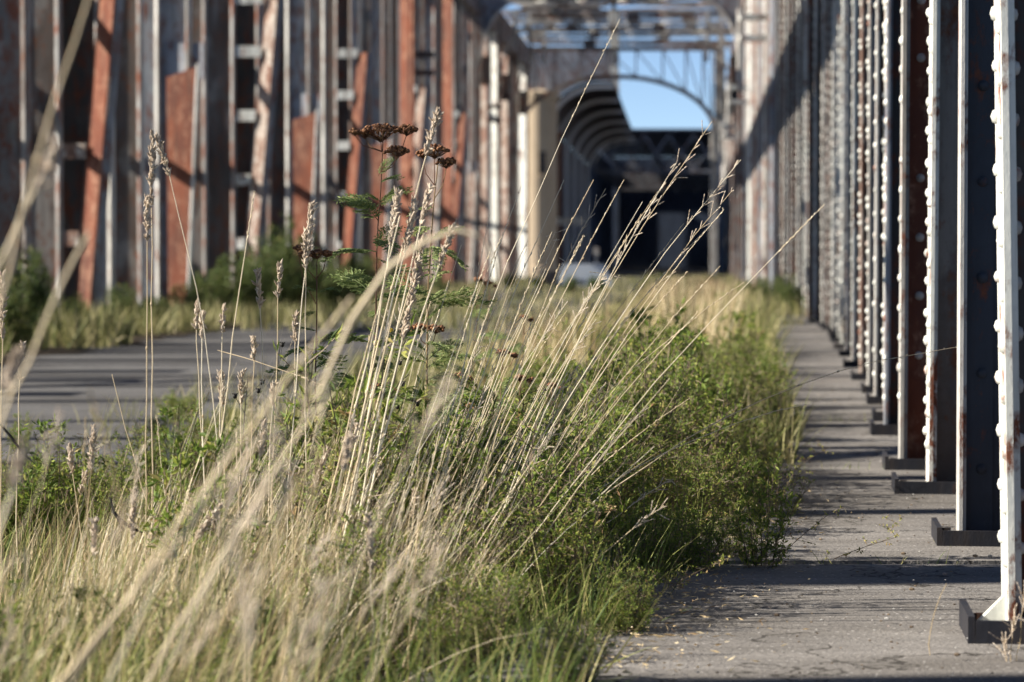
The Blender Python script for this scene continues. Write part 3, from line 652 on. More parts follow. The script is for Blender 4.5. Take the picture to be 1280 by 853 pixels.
# strip farther away
mass('far_grass', M['olive'], 24000, 12, 62, (.30, .70), .0065, (.25, .2), (-.1, .9), 0, 1.7, 26, lo=.12, hi=1.08, k=.6, wgrow=.45, label='tall yellowing grass along the far weed strip')
mass('far_dry_grass', M['dry'], 11000, 17, 80, (.4, .85), .006, (.2, .15), (-.1, .6), .1, 1.2, 27, lo=.3, hi=.95, k=.7, wgrow=.45, label='tall pale dry grass in the far weed strip')
mass('far_green_grass', M['grass'], 9000, 12, 45, (.25, .55), .0075, (.35, .25), (0, 1), 0, 1.8, 28, lo=.1, hi=1.05, k=.9, wgrow=.4, label='fresh green tufts in the far weed strip')
# overgrown road beyond 36 m
def wide(n, d0, d1, seed, f0, f1):
    r = np.random.default_rng(seed); d = d0*(d1/d0)**r.random(n); t = r.random(n)
    x = np.array([f0(a) for a in d])*(1-t) + np.array([f1(a) for a in d])*t
    return np.stack([x, d, np.zeros(n)], 1), d, t
mass('road_grass', M['olive'], 16000, 0, 0, (.2, .55), .012, (.3, .2), (-.1, .8), 0, 1.8, 29, k=.8, wgrow=.15, pts=wide(16000, 36, 128, 31, lambda d: XL(d) + .1, lambda d: XR(d) - .2), label='grass overgrowing the far end of the road')
mass('verge_grass', M['olive'], 14000, 0, 0, (.2, .55), .010, (.35, .25), (-.1, .9), 0, 1.8, 30, k=.6, wgrow=.15, pts=wide(14000, 21, 48, 32, lambda d: XL(d) - .3, lambda d: XL(d) + 1.5 + .35*math.sin(d*1.1)), label='yellow-green grass along the foot of the left truss')
mass('verge_green_grass', M['grass'], 6000, 0, 0, (.2, .45), .011, (.4, .25), (-.1, .9), 0, 1.8, 33, k=.9, wgrow=.15, pts=wide(6000, 21, 60, 34, lambda d: XL(d) - .3, lambda d: XL(d) + 1.2), label='green tufts along the foot of the left truss')
mass('path_end_grass', M['olive'], 2500, 0, 0, (.3, .7), .012, (.35, .25), (-.1, .8), math.pi, 1.2, 35, k=.5, wgrow=.2, pts=wide(2500, 42, 70, 36, lambda d: SR(d) - .2, lambda d: XR(d) + .1), label='olive grass where the path disappears')
mass('foot_moss', M['grass'], 900, 0, 0, (.02, .09), .003, (.6, .4), (0, 1), 0, 1.8, 41, k=.95, pts=wide(900, 6, 24, 42, lambda d: XR(d) - .14, lambda d: XR(d) + .12), label='thin green moss and grass at the feet of the right-hand columns')
mass('road_tufts', M['olive'], 3600, 0, 0, (.08, .32), .006, (.5, .3), (0, 1), 0, 1.8, 37, k=1., wgrow=.2, pts=wide(1500, 8, 30, 38, lambda d: SL(d) - 1.3, lambda d: SL(d) + .2), label='small tufts creeping over the road edge')
# ------------------------------------------------------------------ weeds: bushy herbs
def weed_mesh(name, seed, hgt, spread, nst, leafL, leafW, mat, dens=26, fl=.15, tw='twig'):
    r = np.random.default_rng(seed); mb = MB(); PP, DD = [], []
    for _ in range(nst):
        az = r.uniform(0, 2*math.pi); sp = spread*math.sqrt(r.random()); h = hgt*r.uniform(.55, 1.05)*(1 - .35*(sp/spread)**2)
        b0 = np.array([math.cos(az), math.sin(az), 0])*sp*.35; top = np.array([math.cos(az)*sp, math.sin(az)*sp, h])
        tt = np.linspace(0, 1, 6)[:, None]; ctl = (b0 + top)/2 + np.array([0, 0, h*.12]) + r.normal(0, .02, 3)
        pts = b0*(1-tt)**2 + 2*ctl*tt*(1-tt) + top*tt**2
        tube(mb, pts, np.linspace(.0032, .0011, 6), 3, m=1, tint=r.random())
        nb = int(dens*r.uniform(.7, 1.2))
        for _k in range(nb):
            f = r.uniform(.12, 1); i = min(int(f*5), 4); c = pts[i] + (pts[i+1] - pts[i])*(f*5 - i)
            dv = r.normal(size=3); dv[2] = abs(dv[2])*.6 + .25; dv /= np.linalg.norm(dv); ln = r.uniform(.03, .11)*(1.15 - .55*f)*hgt/.5
            e = c + dv*ln
            if ln > .03: tube(mb, [c, (c+e)/2 + r.normal(0, .004, 3), e], [.0014, .001, .0007], 3, m=1, tint=r.random())
            m_ = r.integers(4, 9); g = r.random(m_)[:, None]
            PP.append(c + (e - c)*g + r.normal(0, .003, (m_, 3))); DD.append(dv + r.normal(0, .8, (m_, 3)))
    PP, DD = np.concatenate(PP), np.concatenate(DD); n = len(PP)
    tint = r.beta(2, 2.6, n)*.8 + (r.random(n) < fl)*r.uniform(.1, .4, n)
    leaves(mb, PP, DD, r.uniform(.6, 1.2, n)*leafL, r.uniform(.7, 1.2, n)*leafW, r, tint=tint.clip(0, 1))
    return mb.mesh(name, [M[mat], M[tw]])
W_ = [weed_mesh('weed_foliage', 50 + i, (.46, .52, .42, .5, .36)[i], (.24, .2, .28, .22, .25)[i], (26, 22, 26, 24, 24)[i], (.019, .015, .022, .016, .018)[i], (.0075, .006, .009, .006, .008)[i], 'leaf', 26, (.10, .25, .08, .35, .12)[i]) for i in range(5)]
SH_ = [weed_mesh('shrub_foliage', 70 + i, 1.0, .5, 30, .05, .024, 'shrub', 30, .12) for i in range(3)]
def put(name, me, loc, rz, s, label, cat, group, sz=1.0):
    o = link(name, me, None, loc, rz); o.scale = (s, s, s*sz); return tag(o, label, cat, group)
W_ += [weed_mesh('weed_foliage', 60 + i, (.62, .55, .36)[i], (.17, .22, .3)[i], (14, 16, 22)[i], (.030, .034, .012)[i], (.006, .012, .005)[i], 'leaf', (20, 14, 26)[i], (.45, .15, .6)[i]) for i in range(3)]
LOOK = ['bushy green', 'dense small-leaved', 'broad low-spreading', 'browning seedy', 'rounded olive', 'tall narrow-leaved', 'larger-leaved', 'sparse reddish-brown']
COLS = ['opposite the nearest column', 'opposite the smooth blue-webbed column', 'opposite the tray-shaped shoe', 'opposite the rust-red column', 'level with the middle columns', 'far along the path edge']
def zone(d): return COLS[0 if d < 7.7 else 1 if d < 9.8 else 2 if d < 11.3 else 3 if d < 12.8 else 4 if d < 18 else 5]
rw = random.Random(17)
for d in np.arange(5.7, 15.5, .15):
    for _ in range(2):
        dd = d + rw.uniform(-.1, .1); off = rw.uniform(-.8, .06) + .10*math.sin(dd*3.3) + .05*math.sin(dd*7.9); x = SR(dd) + off
        edge = off > -.12; i = rw.choice([0, 1, 2, 3, 4, 5, 6, 7, 0, 1, 3, 4])
        s = rw.uniform(.65, 1.3)*(.6 if edge and d < 8.6 else .85 if edge else 1.0)*(.62 if d < 7.1 else 1)
        put('weed_bush', W_[i], (x, dd, .01), rw.uniform(0, 6.28), s,
            f'{LOOK[i]} weed spilling over the path edge {zone(d)}' if edge else f'{LOOK[i]} weed inside the bank beside the path {zone(d)}', 'weed',
            'weeds spilling onto the path' if edge else 'green weeds in the bank beside the path', rw.uniform(.85, 1.25))
for i in range(46):
    d = 15.5*(40/15.5)**rw.random(); x = SR(d) + rw.uniform(-1.1, .15); k = rw.randrange(8)
    put('weed_bush', W_[k], (x, d, .01), rw.uniform(0, 6.28), rw.uniform(.8, 1.35), f'blurred {LOOK[k]} weed among tall grass on the far part of the strip', 'weed', 'weeds on the far part of the strip')
for i in range(66):
    d = rw.uniform(5.2, 11); t = rw.uniform(.0, .75); x = SL(d)*(1-t) + SR(d)*t; k = rw.randrange(8)
    put('weed_bush', W_[k], (x, d, .005), rw.uniform(0, 6.28), rw.uniform(.45, .95), f'{LOOK[k]} weed under the dry grass ' + ('beside the road edge' if t < .25 else 'around the feet of the tansies' if t < .5 else 'under the leaning fan'), 'weed', 'weeds under the dry grass')
for i in range(24):
    d = rw.uniform(2.9, 5.6); t = rw.uniform(-.05, .6); x = SL(d)*(1-t) + SR(d)*t; k = rw.randrange(8)
    put('weed_bush', W_[k], (x, d, .005), rw.uniform(0, 6.28), rw.uniform(.5, .85), f'strongly blurred {LOOK[k]} weed close to the lens at bottom left', 'weed', 'blurred weeds close to the lens')
for i in range(16):
    d = rw.uniform(10.5, 24); x = SL(d) - rw.uniform(-.1, .9); k = rw.randrange(8)
    put('weed_bush', W_[k], (x, d, .005), rw.uniform(0, 6.28), rw.uniform(.25, .5), f'{LOOK[k]} little weed creeping onto the shaded road', 'weed', 'small weeds on the road')
for i, (px, d, s, lab) in enumerate([(20, 31, .95, 'dark green shrub at the far left by the rusty column'), (55, 33, .6, None), (95, 35, .45, None), (150, 36, .55, None), (262, 41, .8, None), (300, 43, .95, 'shrub with pale leaves climbing beside the grey-blue column'), (335, 45, 1.15, 'tallest shrub left of the tansy, in front of a battened strut'), (365, 47, 1.1, None), (405, 50, .95, None), (430, 47, .7, None), (190, 35, .5, None), (232, 38, .55, None), (10, 28, .7, None), (455, 58, 1.1, None), (350, 52, 1.5, None)]):
    put('shrub', SH_[i % 3], G(px, d), rw.uniform(0, 6.28), s, lab or ('low' if s < .6 else 'tall' if s > 1 else 'rounded') + ' green shrub at the foot of the left truss ' + ('beside the leftmost columns' if px < 70 else 'by the leaning orange strut' if px < 200 else 'under the widest rust gusset' if px < 280 else 'behind the lower tansy'), 'shrub', None if lab else 'shrubs along the foot of the left truss', 1.15)
for i, (px, d, s) in enumerate([(985, 47, .7), (1005, 45, .62), (1022, 43, .5), (965, 50, .62), (995, 53, .8), (945, 56, .6)]):
    put('shrub', SH_[i % 3], G(px, d), rw.uniform(0, 6.28), s, 'olive shrub at the foot of the right truss where the path ends', 'shrub', 'olive shrubs where the path ends')
for i in range(14):
    d = rw.uniform(58, 95); x = XL(d) + .5 + rw.random()*(XR(d) - XL(d) - 1)
    put('shrub', SH_[i % 3], (x, d, 0), rw.uniform(0, 6.28), rw.uniform(.35, .6), 'low blurred bush in the grass far along the road', 'shrub', 'low bushes far along the road')
# ------------------------------------------------------------------ single grass stalks
rs = np.random.default_rng(91)
def curve3(a, b, bow, n=9, sag=0.0):
    t = np.linspace(0, 1, n)[:, None]; a, b = np.asarray(a), np.asarray(b)
    L = np.linalg.norm(b - a); s = np.array([-(b - a)[2], 0, (b - a)[0]]); s /= np.linalg.norm(s) + 1e-9
    c = (a + b)/2 + s*bow*L
    return a*(1-t)**2 + 2*c*t*(1-t) + b*t*t
def stalk(base, tip, bow=.04, r0=.0022, r1=.0008, head='slim', hl=.18, label='', group=None, mat='straw', cat='grass stalk', n=10, k=4, name='grass_stalk', heads=1.0):
    pts = curve3(base, tip, bow, n); pts[1:-1] += rs.normal(0, .0018, (n-2, 3))
    o0 = pts[0].copy(); mb = MB(); tint = rs.uniform(.35, 1)
    tube(mb, pts - o0, np.linspace(r0, r1, n), k, tint=tint)
    nn = rs.integers(1, 3)                                     # sheath nodes
    for _ in range(nn):
        i = rs.integers(2, n-3); blob(mb, pts[i] - o0, (r0*1.5, r0*1.5, r0*3), 4, tint=tint*.7, axis=pts[i+1] - pts[i])
    o = mb.build(name, M[mat], None, True, loc=o0)
    tag(o, label, cat, group)
    if head:
        mb = MB(); L = np.linalg.norm(tip - np.asarray(base)); seg = np.linalg.norm(np.diff(pts, axis=0), axis=1); cum = np.concatenate([[0], np.cumsum(seg)]); tot = cum[-1]
        def at(s): return np.array([np.interp(s, cum, pts[:, j]) for j in range(3)])
        if head == 'slim':
            for s in np.arange(tot - hl, tot, hl/rs.integers(9, 16)):
                c = at(s); t_ = at(min(s + .01, tot)) - c; t_ /= np.linalg.norm(t_) + 1e-9
                dv = t_ + rs.normal(0, .16, 3); f = 1 - (s - tot + hl)/hl
                ln = rs.uniform(.004, .010)*(.5 + .6*f)
                blob(mb, c + dv*ln*.8 + rs.normal(0, .0012, 3) - o0, (.0014, .0014, ln), 4, tint=rs.uniform(.3, .9), axis=dv)
        elif head == 'branch':
            for s in np.arange(tot - hl, tot, hl/7):
                c = at(s); t_ = at(min(s + .01, tot)) - c; t_ /= np.linalg.norm(t_) + 1e-9
                for _ in range(2):
                    dv = t_ + rs.normal(0, .38, 3); dv /= np.linalg.norm(dv); ln = rs.uniform(.015, .045); e = c + dv*ln
                    tube(mb, [c - o0, e - o0], [.0006, .0004], 3, tint=.5)
                    for g in (.5, .75, 1): blob(mb, c + dv*ln*g - o0, (.0014, .0014, .005), 4, tint=rs.uniform(.2, .9), axis=dv)
        else:                                                  # plump lumps, like cocksfoot
            s = tot - hl
            while s < tot:
                c = at(s); t_ = at(min(s + .01, tot)) - c; t_ /= np.linalg.norm(t_) + 1e-9
                for _ in range(7):
                    dv = t_ + rs.normal(0, .4, 3); dv /= np.linalg.norm(dv); f = math.sin(max(.2, min(1, (s - tot + hl)/hl))*2.6)
                    ln = rs.uniform(.006, .011)*heads
                    blob(mb, c + dv*ln*rs.uniform(.3, 1.1) + rs.normal(0, .0026*heads, 3)*f - o0, (.0024*heads, .0024*heads, ln), 4, tint=rs.uniform(.1, .8), axis=dv)
                s += rs.uniform(.004, .009) if rs.random() > .12 else .018
        mb.build('seed_head', M['seed'] if head != 'slim' else M[mat], o)
    return o
# the fan that leans right
fan = [(500, 8.35, 775, 24, .05), (520, 7.4, 742, 225, .05), (528, 7.6, 757, 236, .05), (545, 7.3, 780, 225, .06), (560, 7.5, 802, 268, .06), (585, 7.2, 846, 203, .07), (560, 7.9, 822, 240, .06),
       (566, 7.5, 890, 152, .06), (575, 7.4, 926, 200, .08), (590, 7.3, 914, 240, .08), (600, 7.6, 905, 262, .08), (570, 7.8, 884, 285, .09), (548, 7.9, 612, 268, .03), (510, 7.8, 652, 232, .04), (530, 7.6, 690, 290, .04),
       (570, 8.0, 930, 353, .11), (600, 7.4, 862, 498, .12), (560, 7.2, 700, 330, .05), (480, 7.6, 660, 300, .05), (536, 7.2, 728, 300, .06), (515, 7.7, 705, 225, .045)]
FL = 'thin pale grass stalk in the right-leaning fan'
for i, (bx_, d, tx, ty, bow) in enumerate(fan):
    lab = {0: 'longest thin grass stalk, its tip reaching up to the overhead lattice', 7: 'long pale stalk whose tip crosses the foot of the arch', 15: 'bare thin stalk leaning right with its tip over the far end of the path'}.get(i, FL + (', tip before the vault ribs' if tx < 700 else ', tip before the barrier' if tx < 765 else ', tip before the far span' if tx < 860 else ', tip at the right portal post'))
    stalk(G(bx_, d), P(tx, ty, d + rs.uniform(-.2, .6)), bow, .0018, .0007, 'branch' if i in (7, 8, 9, 5, 2) else 'slim', rs.uniform(.22, .34), lab, 'fan of grass stalks leaning right' if lab.startswith(FL) else None)
stalk(G(585, 7.2), P(1196, 434, 8.2), .16, .0022, .0007, 'slim', .3, 'long arching stalk stretching far right across the path to the columns', None, n=14)
stalk(G(560, 7.4), P(1010, 505, 8.0), .14, .0018, .0006, 'slim', .2, 'second arching stalk just under the one that crosses the path', None, n=12)
stalk(G(640, 7.6), P(838, 600, 7.8), .06, .0018, .0008, 'branch', .14, 'short stalk with a loose branched head over the dark weeds by the path', None)
stalk(G(640, 6.9), P(830, 632, 7.0), .05, .002, .0008, 'branch', .10, 'tawny stalk rising right out of the lowest weeds', None, mat='dry')
for i in range(70):
    bx_ = rs.normal(520, 62); a = np.clip((bx_ - 400)/200, 0, 1); ang = R(8 + 26*a + rs.normal(0, 5)); d = rs.uniform(6.9, 8.6)
    gy = HOR + F*H/d; ty = rs.uniform(330, 600) if i > 22 else rs.uniform(250, 400); ln = gy - ty
    stalk(G(bx_, d), P(bx_ + math.tan(ang)*ln*1.05, ty, d + rs.uniform(-.2, .3)), .05*a + .01, rs.uniform(.0010, .0016), .0006, rs.choice(['slim', 'slim', '', 'branch']), rs.uniform(.08, .24), 'fine straw culm ' + ('on the left side of the dense fan' if bx_ < 490 else 'in the middle of the dense fan' if bx_ < 550 else 'on the right side of the dense fan') + (' with a high tip' if ty < 420 else ' with a low tip'), 'fine culms in the dry tuft', n=8)
# thick central culms
for i, (bx_, d, tx, ty, head, lab) in enumerate([(392, 6.9, 548, 140, 'plump', 'thick pale culm with the highest knobbly seed head beside the tansy'), (400, 6.8, 566, 285, 'plump', None), (408, 6.9, 520, 248, 'plump', None), (418, 6.8, 538, 232, 'plump', None), (396, 6.7, 508, 330, '', None),
        (386, 6.8, 500, 270, 'slim', None), (430, 7.0, 520, 350, 'plump', None), (372, 6.8, 470, 395, 'slim', None), (424, 6.9, 498, 242, 'plump', None), (405, 7.2, 530, 300, 'plump', None)]):
    stalk(G(bx_, d), P(tx, ty, d), .02, .0032, .0014, head, rs.uniform(.09, .15), lab or 'thick whitish culm in bundle past the tansies ' + ('with a slender head' if head == 'slim' else 'without a head' if not head else 'with a knobbly head') + (' on its left side' if tx < 500 else ' in its middle' if tx < 530 else ' on its right side'), None if lab else 'bundle of thick whitish culms', heads=1.15)
# uprights on the left
UL = 'upright pale stalk with a plump seed head in front of the left road'
for bx_, d, tx, ty, bow, head, hl, lab in [(181, 6.9, 184, 250, 0, 'plump', .10, 'tall upright stalk at left with a pinched seed head against the rust gusset'), (190, 7.0, 191, 170, .005, 'plump', .17, 'tallest upright stalk at left, its heavy head nodding at the top'),
        (346, 7.6, 322, 338, .0, 'plump', .10, None), (338, 7.4, 350, 328, .01, 'plump', .09, None), (262, 7.2, 252, 388, .02, 'plump', .07, None), (268, 7.3, 246, 382, .02, 'plump', .06, None), (274, 7.2, 279, 385, .01, 'plump', .06, None),
        (288, 7.3, 276, 468, .01, 'plump', .08, None), (296, 7.4, 303, 466, .01, 'plump', .08, None), (382, 7.2, 381, 285, .0, 'plump', .10, 'upright white stalk with fluffy head crossing the low tansy'), (352, 7.2, 390, 258, .02, 'plump', .13, None), (258, 7.1, 318, 240, .03, 'slim', .12, None), (308, 7.3, 318, 420, .01, 'plump', .06, None), (330, 7.2, 342, 480, .01, 'plump', .05, None),
        (120, 7.2, 88, 560, .02, 'plump', .06, None), (20, 7.4, 28, 428, .02, 'plump', .1, None), (0, 7.2, 4, 345, .01, 'plump', .16, None), (230, 7.4, 140, 468, .03, '', .1, None), (155, 7.6, 262, 490, .04, 'slim', .1, None), (362, 7.5, 370, 395, .0, 'plump', .07, None), (300, 7.0, 296, 540, .0, 'slim', .06, None)]:
    stalk(G(bx_, d), P(tx, ty, d), bow, .0022, .0011, head, hl, lab or UL, None if lab else 'upright stalks in front of the left road', heads=1.1)
# nodding part of the tall left head, and a thin stem bent across the gusset
stalk(G(268, 7.2), P(196, 172, 7.1), -.10, .0018, .0009, 'plump', .10, 'thin arching stalk that bends left across the orange gusset', None, n=14)
stalk(P(272, 438, 7.5), P(405, 482, 7.3), .03, .0012, .0006, 'slim', .1, 'nearly level broken straw lying across the upright stalks', None)
# blurred stalks close to the lens
for bx_, by, d, tx, ty, bow, r0, head, lab in [(-60, 640, 3.1, 116, -20, .03, .0026, '', 'broad blurred straw leaning right at the top left corner'), (-60, 470, 3.3, 70, 186, .02, .003, 'plump', 'blurred stalk with a pale head at the left edge'), (-50, 660, 3.2, 112, 290, .03, .003, '', 'blurred bent straw in front of the orange strut'),
        (70, 880, 3.4, 440, 372, .02, .003, '', 'broad blurred straw sweeping up through the middle of the left half'), (170, 880, 3.6, 420, 480, .03, .0028, '', 'second broad blurred straw below the sweeping one'), (60, 870, 3.4, 330, 545, .0, .003, '', 'blurred straw at bottom left under the two sweeping ones'),
        (-30, 800, 3.2, 30, 560, .02, .003, 'plump', 'blurred seed head near the lower left edge'), (-20, 560, 3.6, 24, 440, .02, .0024, 'plump', 'blurred pale head at the left edge above the road')]:
    stalk(P(bx_, by, d), P(tx, ty, d), bow, r0, r0*.55, head, .05, lab, None)
# the arching dry leaf
pts = np.array([P(x, y_, 3.6) for x, y_ in [(395, 500), (440, 400), (485, 335), (530, 303), (570, 288), (602, 296), (622, 330), (630, 380)]])
mb = MB(); tube(mb, pts - pts[0], [.0032, .0034, .0036, .0034, .003, .0024, .0016, .0006], 4, tint=.6)
tag(mb.build('dry_grass_blade', M['straw'], None, True, loc=pts[0]), 'blurred dry blade arching over to the right beside the tansy', 'grass blade')
NB = 'blurred beige stalk close to the lens in the lower left'
for i in range(34):
    d = rs.uniform(2.7, 4.8); bx_ = rs.uniform(-120, 400); ty = rs.uniform(470, 800); gy = 1000; ang = R(rs.normal(14, 15))
    stalk(P(bx_, gy, d), P(bx_ + math.tan(ang)*(gy - ty), ty, d + rs.uniform(-.2, .2)), rs.uniform(-.02, .06), rs.uniform(.0009, .0016), .0006, rs.choice(['slim', 'slim', 'branch', 'branch']), rs.uniform(.05, .10), 'blurred beige stalk near the lens ' + ('rising at the left edge' if bx_ < 60 else 'rising from the lower left' if bx_ < 230 else 'rising below the tansies') + (' with a high head' if ty < 620 else ' with a low head'), 'blurred stalks close to the lens', n=8, mat=rs.choice(['straw', 'dry']))
MR = 'slender dry stalk with a loose head in the lower middle of the strip'
for i in range(60):
    d = rs.uniform(5.4, 7.6); bx_ = rs.uniform(60, 560); gy = HOR + F*H/d; ty = rs.uniform(520, 720); ang = R(rs.normal(10, 12))
    stalk(G(bx_, d), P(bx_ + math.tan(ang)*(gy - ty), ty, d + rs.uniform(-.15, .15)), rs.uniform(-.02, .06), rs.uniform(.0010, .0016), .0006, rs.choice(['slim', 'branch', 'slim', 'plump']), rs.uniform(.05, .12), 'slender dry stalk ' + ('near the road edge' if bx_ < 200 else 'in front of the lower tansy' if bx_ < 380 else 'at the foot of the leaning fan') + (' leaning left' if ang < 0 else ' leaning slightly right' if ang < .22 else ' leaning strongly right'), 'slender stalks in the lower middle', n=8, mat=rs.choice(['straw', 'straw', 'dry']))
# ------------------------------------------------------------------ tansies
def frond(L, seed):
    r = np.random.default_rng(seed); mb = MB(); n = 9
    sp = np.array([(L*t, 0, L*(.16*math.sin(t*2.2) - .22*t*t)) for t in np.linspace(0, 1, n+1)]); tube(mb, sp, np.linspace(.0016, .0006, n+1), 3, tint=.4)
    for i in range(1, n+1):
        for s in (-1, 1):
            ll = L*.34*math.sin(min(1, .25 + i/n*.95)*2.6)*r.uniform(.8, 1.15) + .006
            d0 = np.array([.62, s*.8, r.uniform(-.15, .1)]); d0 /= np.linalg.norm(d0)
            a = sp[i]; m_ = max(3, int(ll/.007))
            g = np.linspace(.12, 1, m_)[:, None]; c = a + d0*ll*g
            for s2 in (-1, 1):
                dv = d0*.8 + np.cross(d0, (0, 0, 1.))*s2*.75 + r.normal(0, .12, (m_, 3))
                leaves(mb, c, dv, .012 + .006*r.random(m_), .005, r, tint=r.uniform(.2, .9, m_))
            leaves(mb, np.array([a]), d0[None], ll*1.08, ll*.2, r, tint=np.array([r.uniform(.2, .8)]))
    return mb.mesh('leaf', M['tansyleaf'])
FR = [frond(.115, 1), frond(.09, 2), frond(.14, 3), frond(.105, 4)]
def corymb(o, c, wd, seed, nb=34, flat=.22, root=None):
    """flat cluster of brown buttons on short pedicels"""
    r = np.random.default_rng(seed); mb = MB(); root = c - np.array([0, 0, wd*.75]) if root is None else root
    for i in range(nb):
        a = r.uniform(0, 6.28); q = math.sqrt(r.random())*wd*.5
        p = c + np.array([math.cos(a)*q, math.sin(a)*q*.8, -flat*wd*(q/wd*2)**2*.8 + r.normal(0, .0025)])
        tube(mb, [root + r.normal(0, .002, 3), (root*.45 + p*.55) + np.array([0, 0, -.003]), p], [.0009, .0007, .0006], 3, m=1, tint=r.random())
        rr = r.uniform(.0046, .0066); blob(mb, p, (rr, rr, rr*.72), 6, m=0, tint=r.random(), axis=(r.normal(0, .25), r.normal(0, .25), 1))
    return mb.build('flower_head', [M['button'], M['stem']], o, True)
def tansy(stem_px, d, heads, fronds, label, group=None, r0=.0032, cat='tansy'):
    pts = np.array([P(x, y_, d) for x, y_ in stem_px]); g = G(stem_px[-1][0], d); pts = np.concatenate([pts, [g]])[::-1]
    t = np.linspace(0, len(pts)-1, 18); sp = np.array([np.interp(t, np.arange(len(pts)), pts[:, j]) for j in range(3)]).T
    o = tag(empty('tansy_plant', tuple(g)), label, cat, group)
    mb = MB(); tube(mb, sp - g, np.linspace(r0, r0*.5, 18), 5, tint=rs.random()); mb.build('stem', M['stem'], o, True)
    for i, (hx, hy, wpx, ax, ay) in enumerate(heads):
        c = P(hx, hy, d + rs.uniform(-.02, .02)) - g; a = P(ax, ay, d) - g; wd = wpx*.7*d/F
        mb = MB(); e = c - np.array([0, 0, wd*.4]); mid = (a + e)/2 + np.array([(e[0]-a[0])*.2, 0, -.006]); tube(mb, [a, mid, e], [.0016, .0013, .001], 4, tint=rs.random()); mb.build('flower_stalk', M['stem'], o, True)
        corymb(o, c, wd, 100 + int(hx), nb=int(14 + wpx*1.15), root=e)
    y0, y1 = stem_px[0][1] + 60, stem_px[-1][1] - 10; xs_ = [p[0] for p in stem_px]; ys_ = [p[1] for p in stem_px]
    fronds = list(fronds) + [(np.interp(q, ys_, xs_), q, rs.uniform(0, 360), rs.uniform(-35, 60), rs.uniform(.35, 1.05)) for q in np.arange(y0, y1, 24)]
    for (fx, fy, azd, up, s) in fronds:
        f = link('leaf', FR[rs.integers(0, 4)], o, P(fx, fy, d) - g); f.rotation_euler = (rs.uniform(-.5, .5), -R(up), R(azd)); s *= .9; f.scale = (s, s, s)
    return o
tansy([(479, 168), (476, 235), (471, 300), (470, 400), (462, 520), (455, 640)], 8.0,
      [(476, 156, 74, 478, 190), (508, 158, 40, 481, 215), (443, 163, 20, 478, 190), (496, 184, 46, 478, 215), (456, 164, 30, 479, 190)],
      [(473, 220, 20, 50, .5), (470, 262, 170, 20, 1.2), (471, 258, 10, 30, .9), (470, 315, 190, -5, 1.3), (470, 312, -40, 40, .8), (469, 345, 10, 10, 1.0), (468, 372, 150, 30, 1.1), (466, 380, 20, 15, 1.2), (464, 430, 170, 10, 1.2), (463, 440, -15, 25, 1.2), (461, 480, 200, 0, 1.2), (460, 500, 20, 20, 1.1), (458, 540, 140, 15, 1.2), (457, 560, -20, 10, 1.2)],
      'tallest tansy with a wide flat brown seed head and feathery green leaves')
tansy([(548, 200), (542, 255), (536, 340), (534, 430), (533, 520), (536, 640)], 8.15,
      [(543, 183, 52, 543, 232), (558, 199, 38, 542, 250), (528, 190, 26, 543, 232)],
      [(538, 300, 15, 25, 1.0), (536, 310, 30, -20, 1.2), (535, 370, 165, 20, 1.1), (534, 380, 5, 5, 1.3), (534, 400, 35, 30, 1.0), (534, 455, 180, 10, 1.2), (534, 460, 10, 20, 1.2), (533, 500, 160, -5, 1.3), (533, 520, 20, 0, 1.2), (534, 560, 190, 10, 1.1)],
      'tansy with a domed brown head just right of the tallest one')
tansy([(396, 330), (396, 400), (394, 480), (396, 560), (400, 660)], 7.9,
      [(396, 314, 34, 396, 345), (372, 309, 14, 395, 380), (381, 316, 20, 396, 350), (408, 315, 20, 396, 348)],
      [(396, 365, 175, 15, .7), (396, 366, 5, 10, .6), (395, 430, 10, 20, 1.0), (395, 440, 60, -25, 1.0), (394, 470, 185, 10, 1.1), (395, 520, 10, 15, 1.2), (396, 530, 170, 5, 1.2), (396, 590, 0, 10, 1.1)],
      'lower dark-stemmed tansy at left with a small brown head')
tansy([(534, 420), (534, 470), (536, 540), (540, 600)], 8.4, [(524, 406, 34, 534, 432), (545, 408, 30, 534, 432), (515, 412, 18, 534, 440)],
      [(534, 440, 180, 30, .9), (535, 450, 10, 30, 1.0), (536, 500, 170, 10, 1.2), (536, 505, 0, 10, 1.2), (537, 560, 200, 0, 1.1)], 'stout red-stemmed tansy under the domed one, head at mid height')
for i, (hx, hy, wpx, d, lab) in enumerate([(628, 438, 24, 8.9, None), (590, 506, 26, 8.6, None), (598, 348, 16, 11.5, None), (575, 468, 20, 8.8, None), (650, 470, 22, 9.2, None), (610, 520, 24, 8.4, None), (500, 545, 24, 8.4, None), (655, 395, 14, 11, None), (690, 480, 18, 9.4, None), (470, 480, 22, 8.6, None), (612, 352, 12, 12.5, None)]):
    tansy([(hx, hy + 12), (hx - 3, hy + 70), (hx - 8, hy + 160)], d, [(hx, hy, wpx, hx, hy + 22), (hx + wpx*.6, hy + 5, wpx*.6, hx, hy + 24)],
          [(hx - 1, hy + 50, rs.uniform(0, 360), 20, 1.0), (hx - 3, hy + 75, rs.uniform(0, 360), 10, 1.1), (hx - 5, hy + 100, rs.uniform(0, 360), 10, 1.1), (hx - 6, hy + 120, rs.uniform(0, 360), 15, 1.1)],
          'short tansy with a small brown head among the fan of culms', 'short tansies among the culms', .0024)
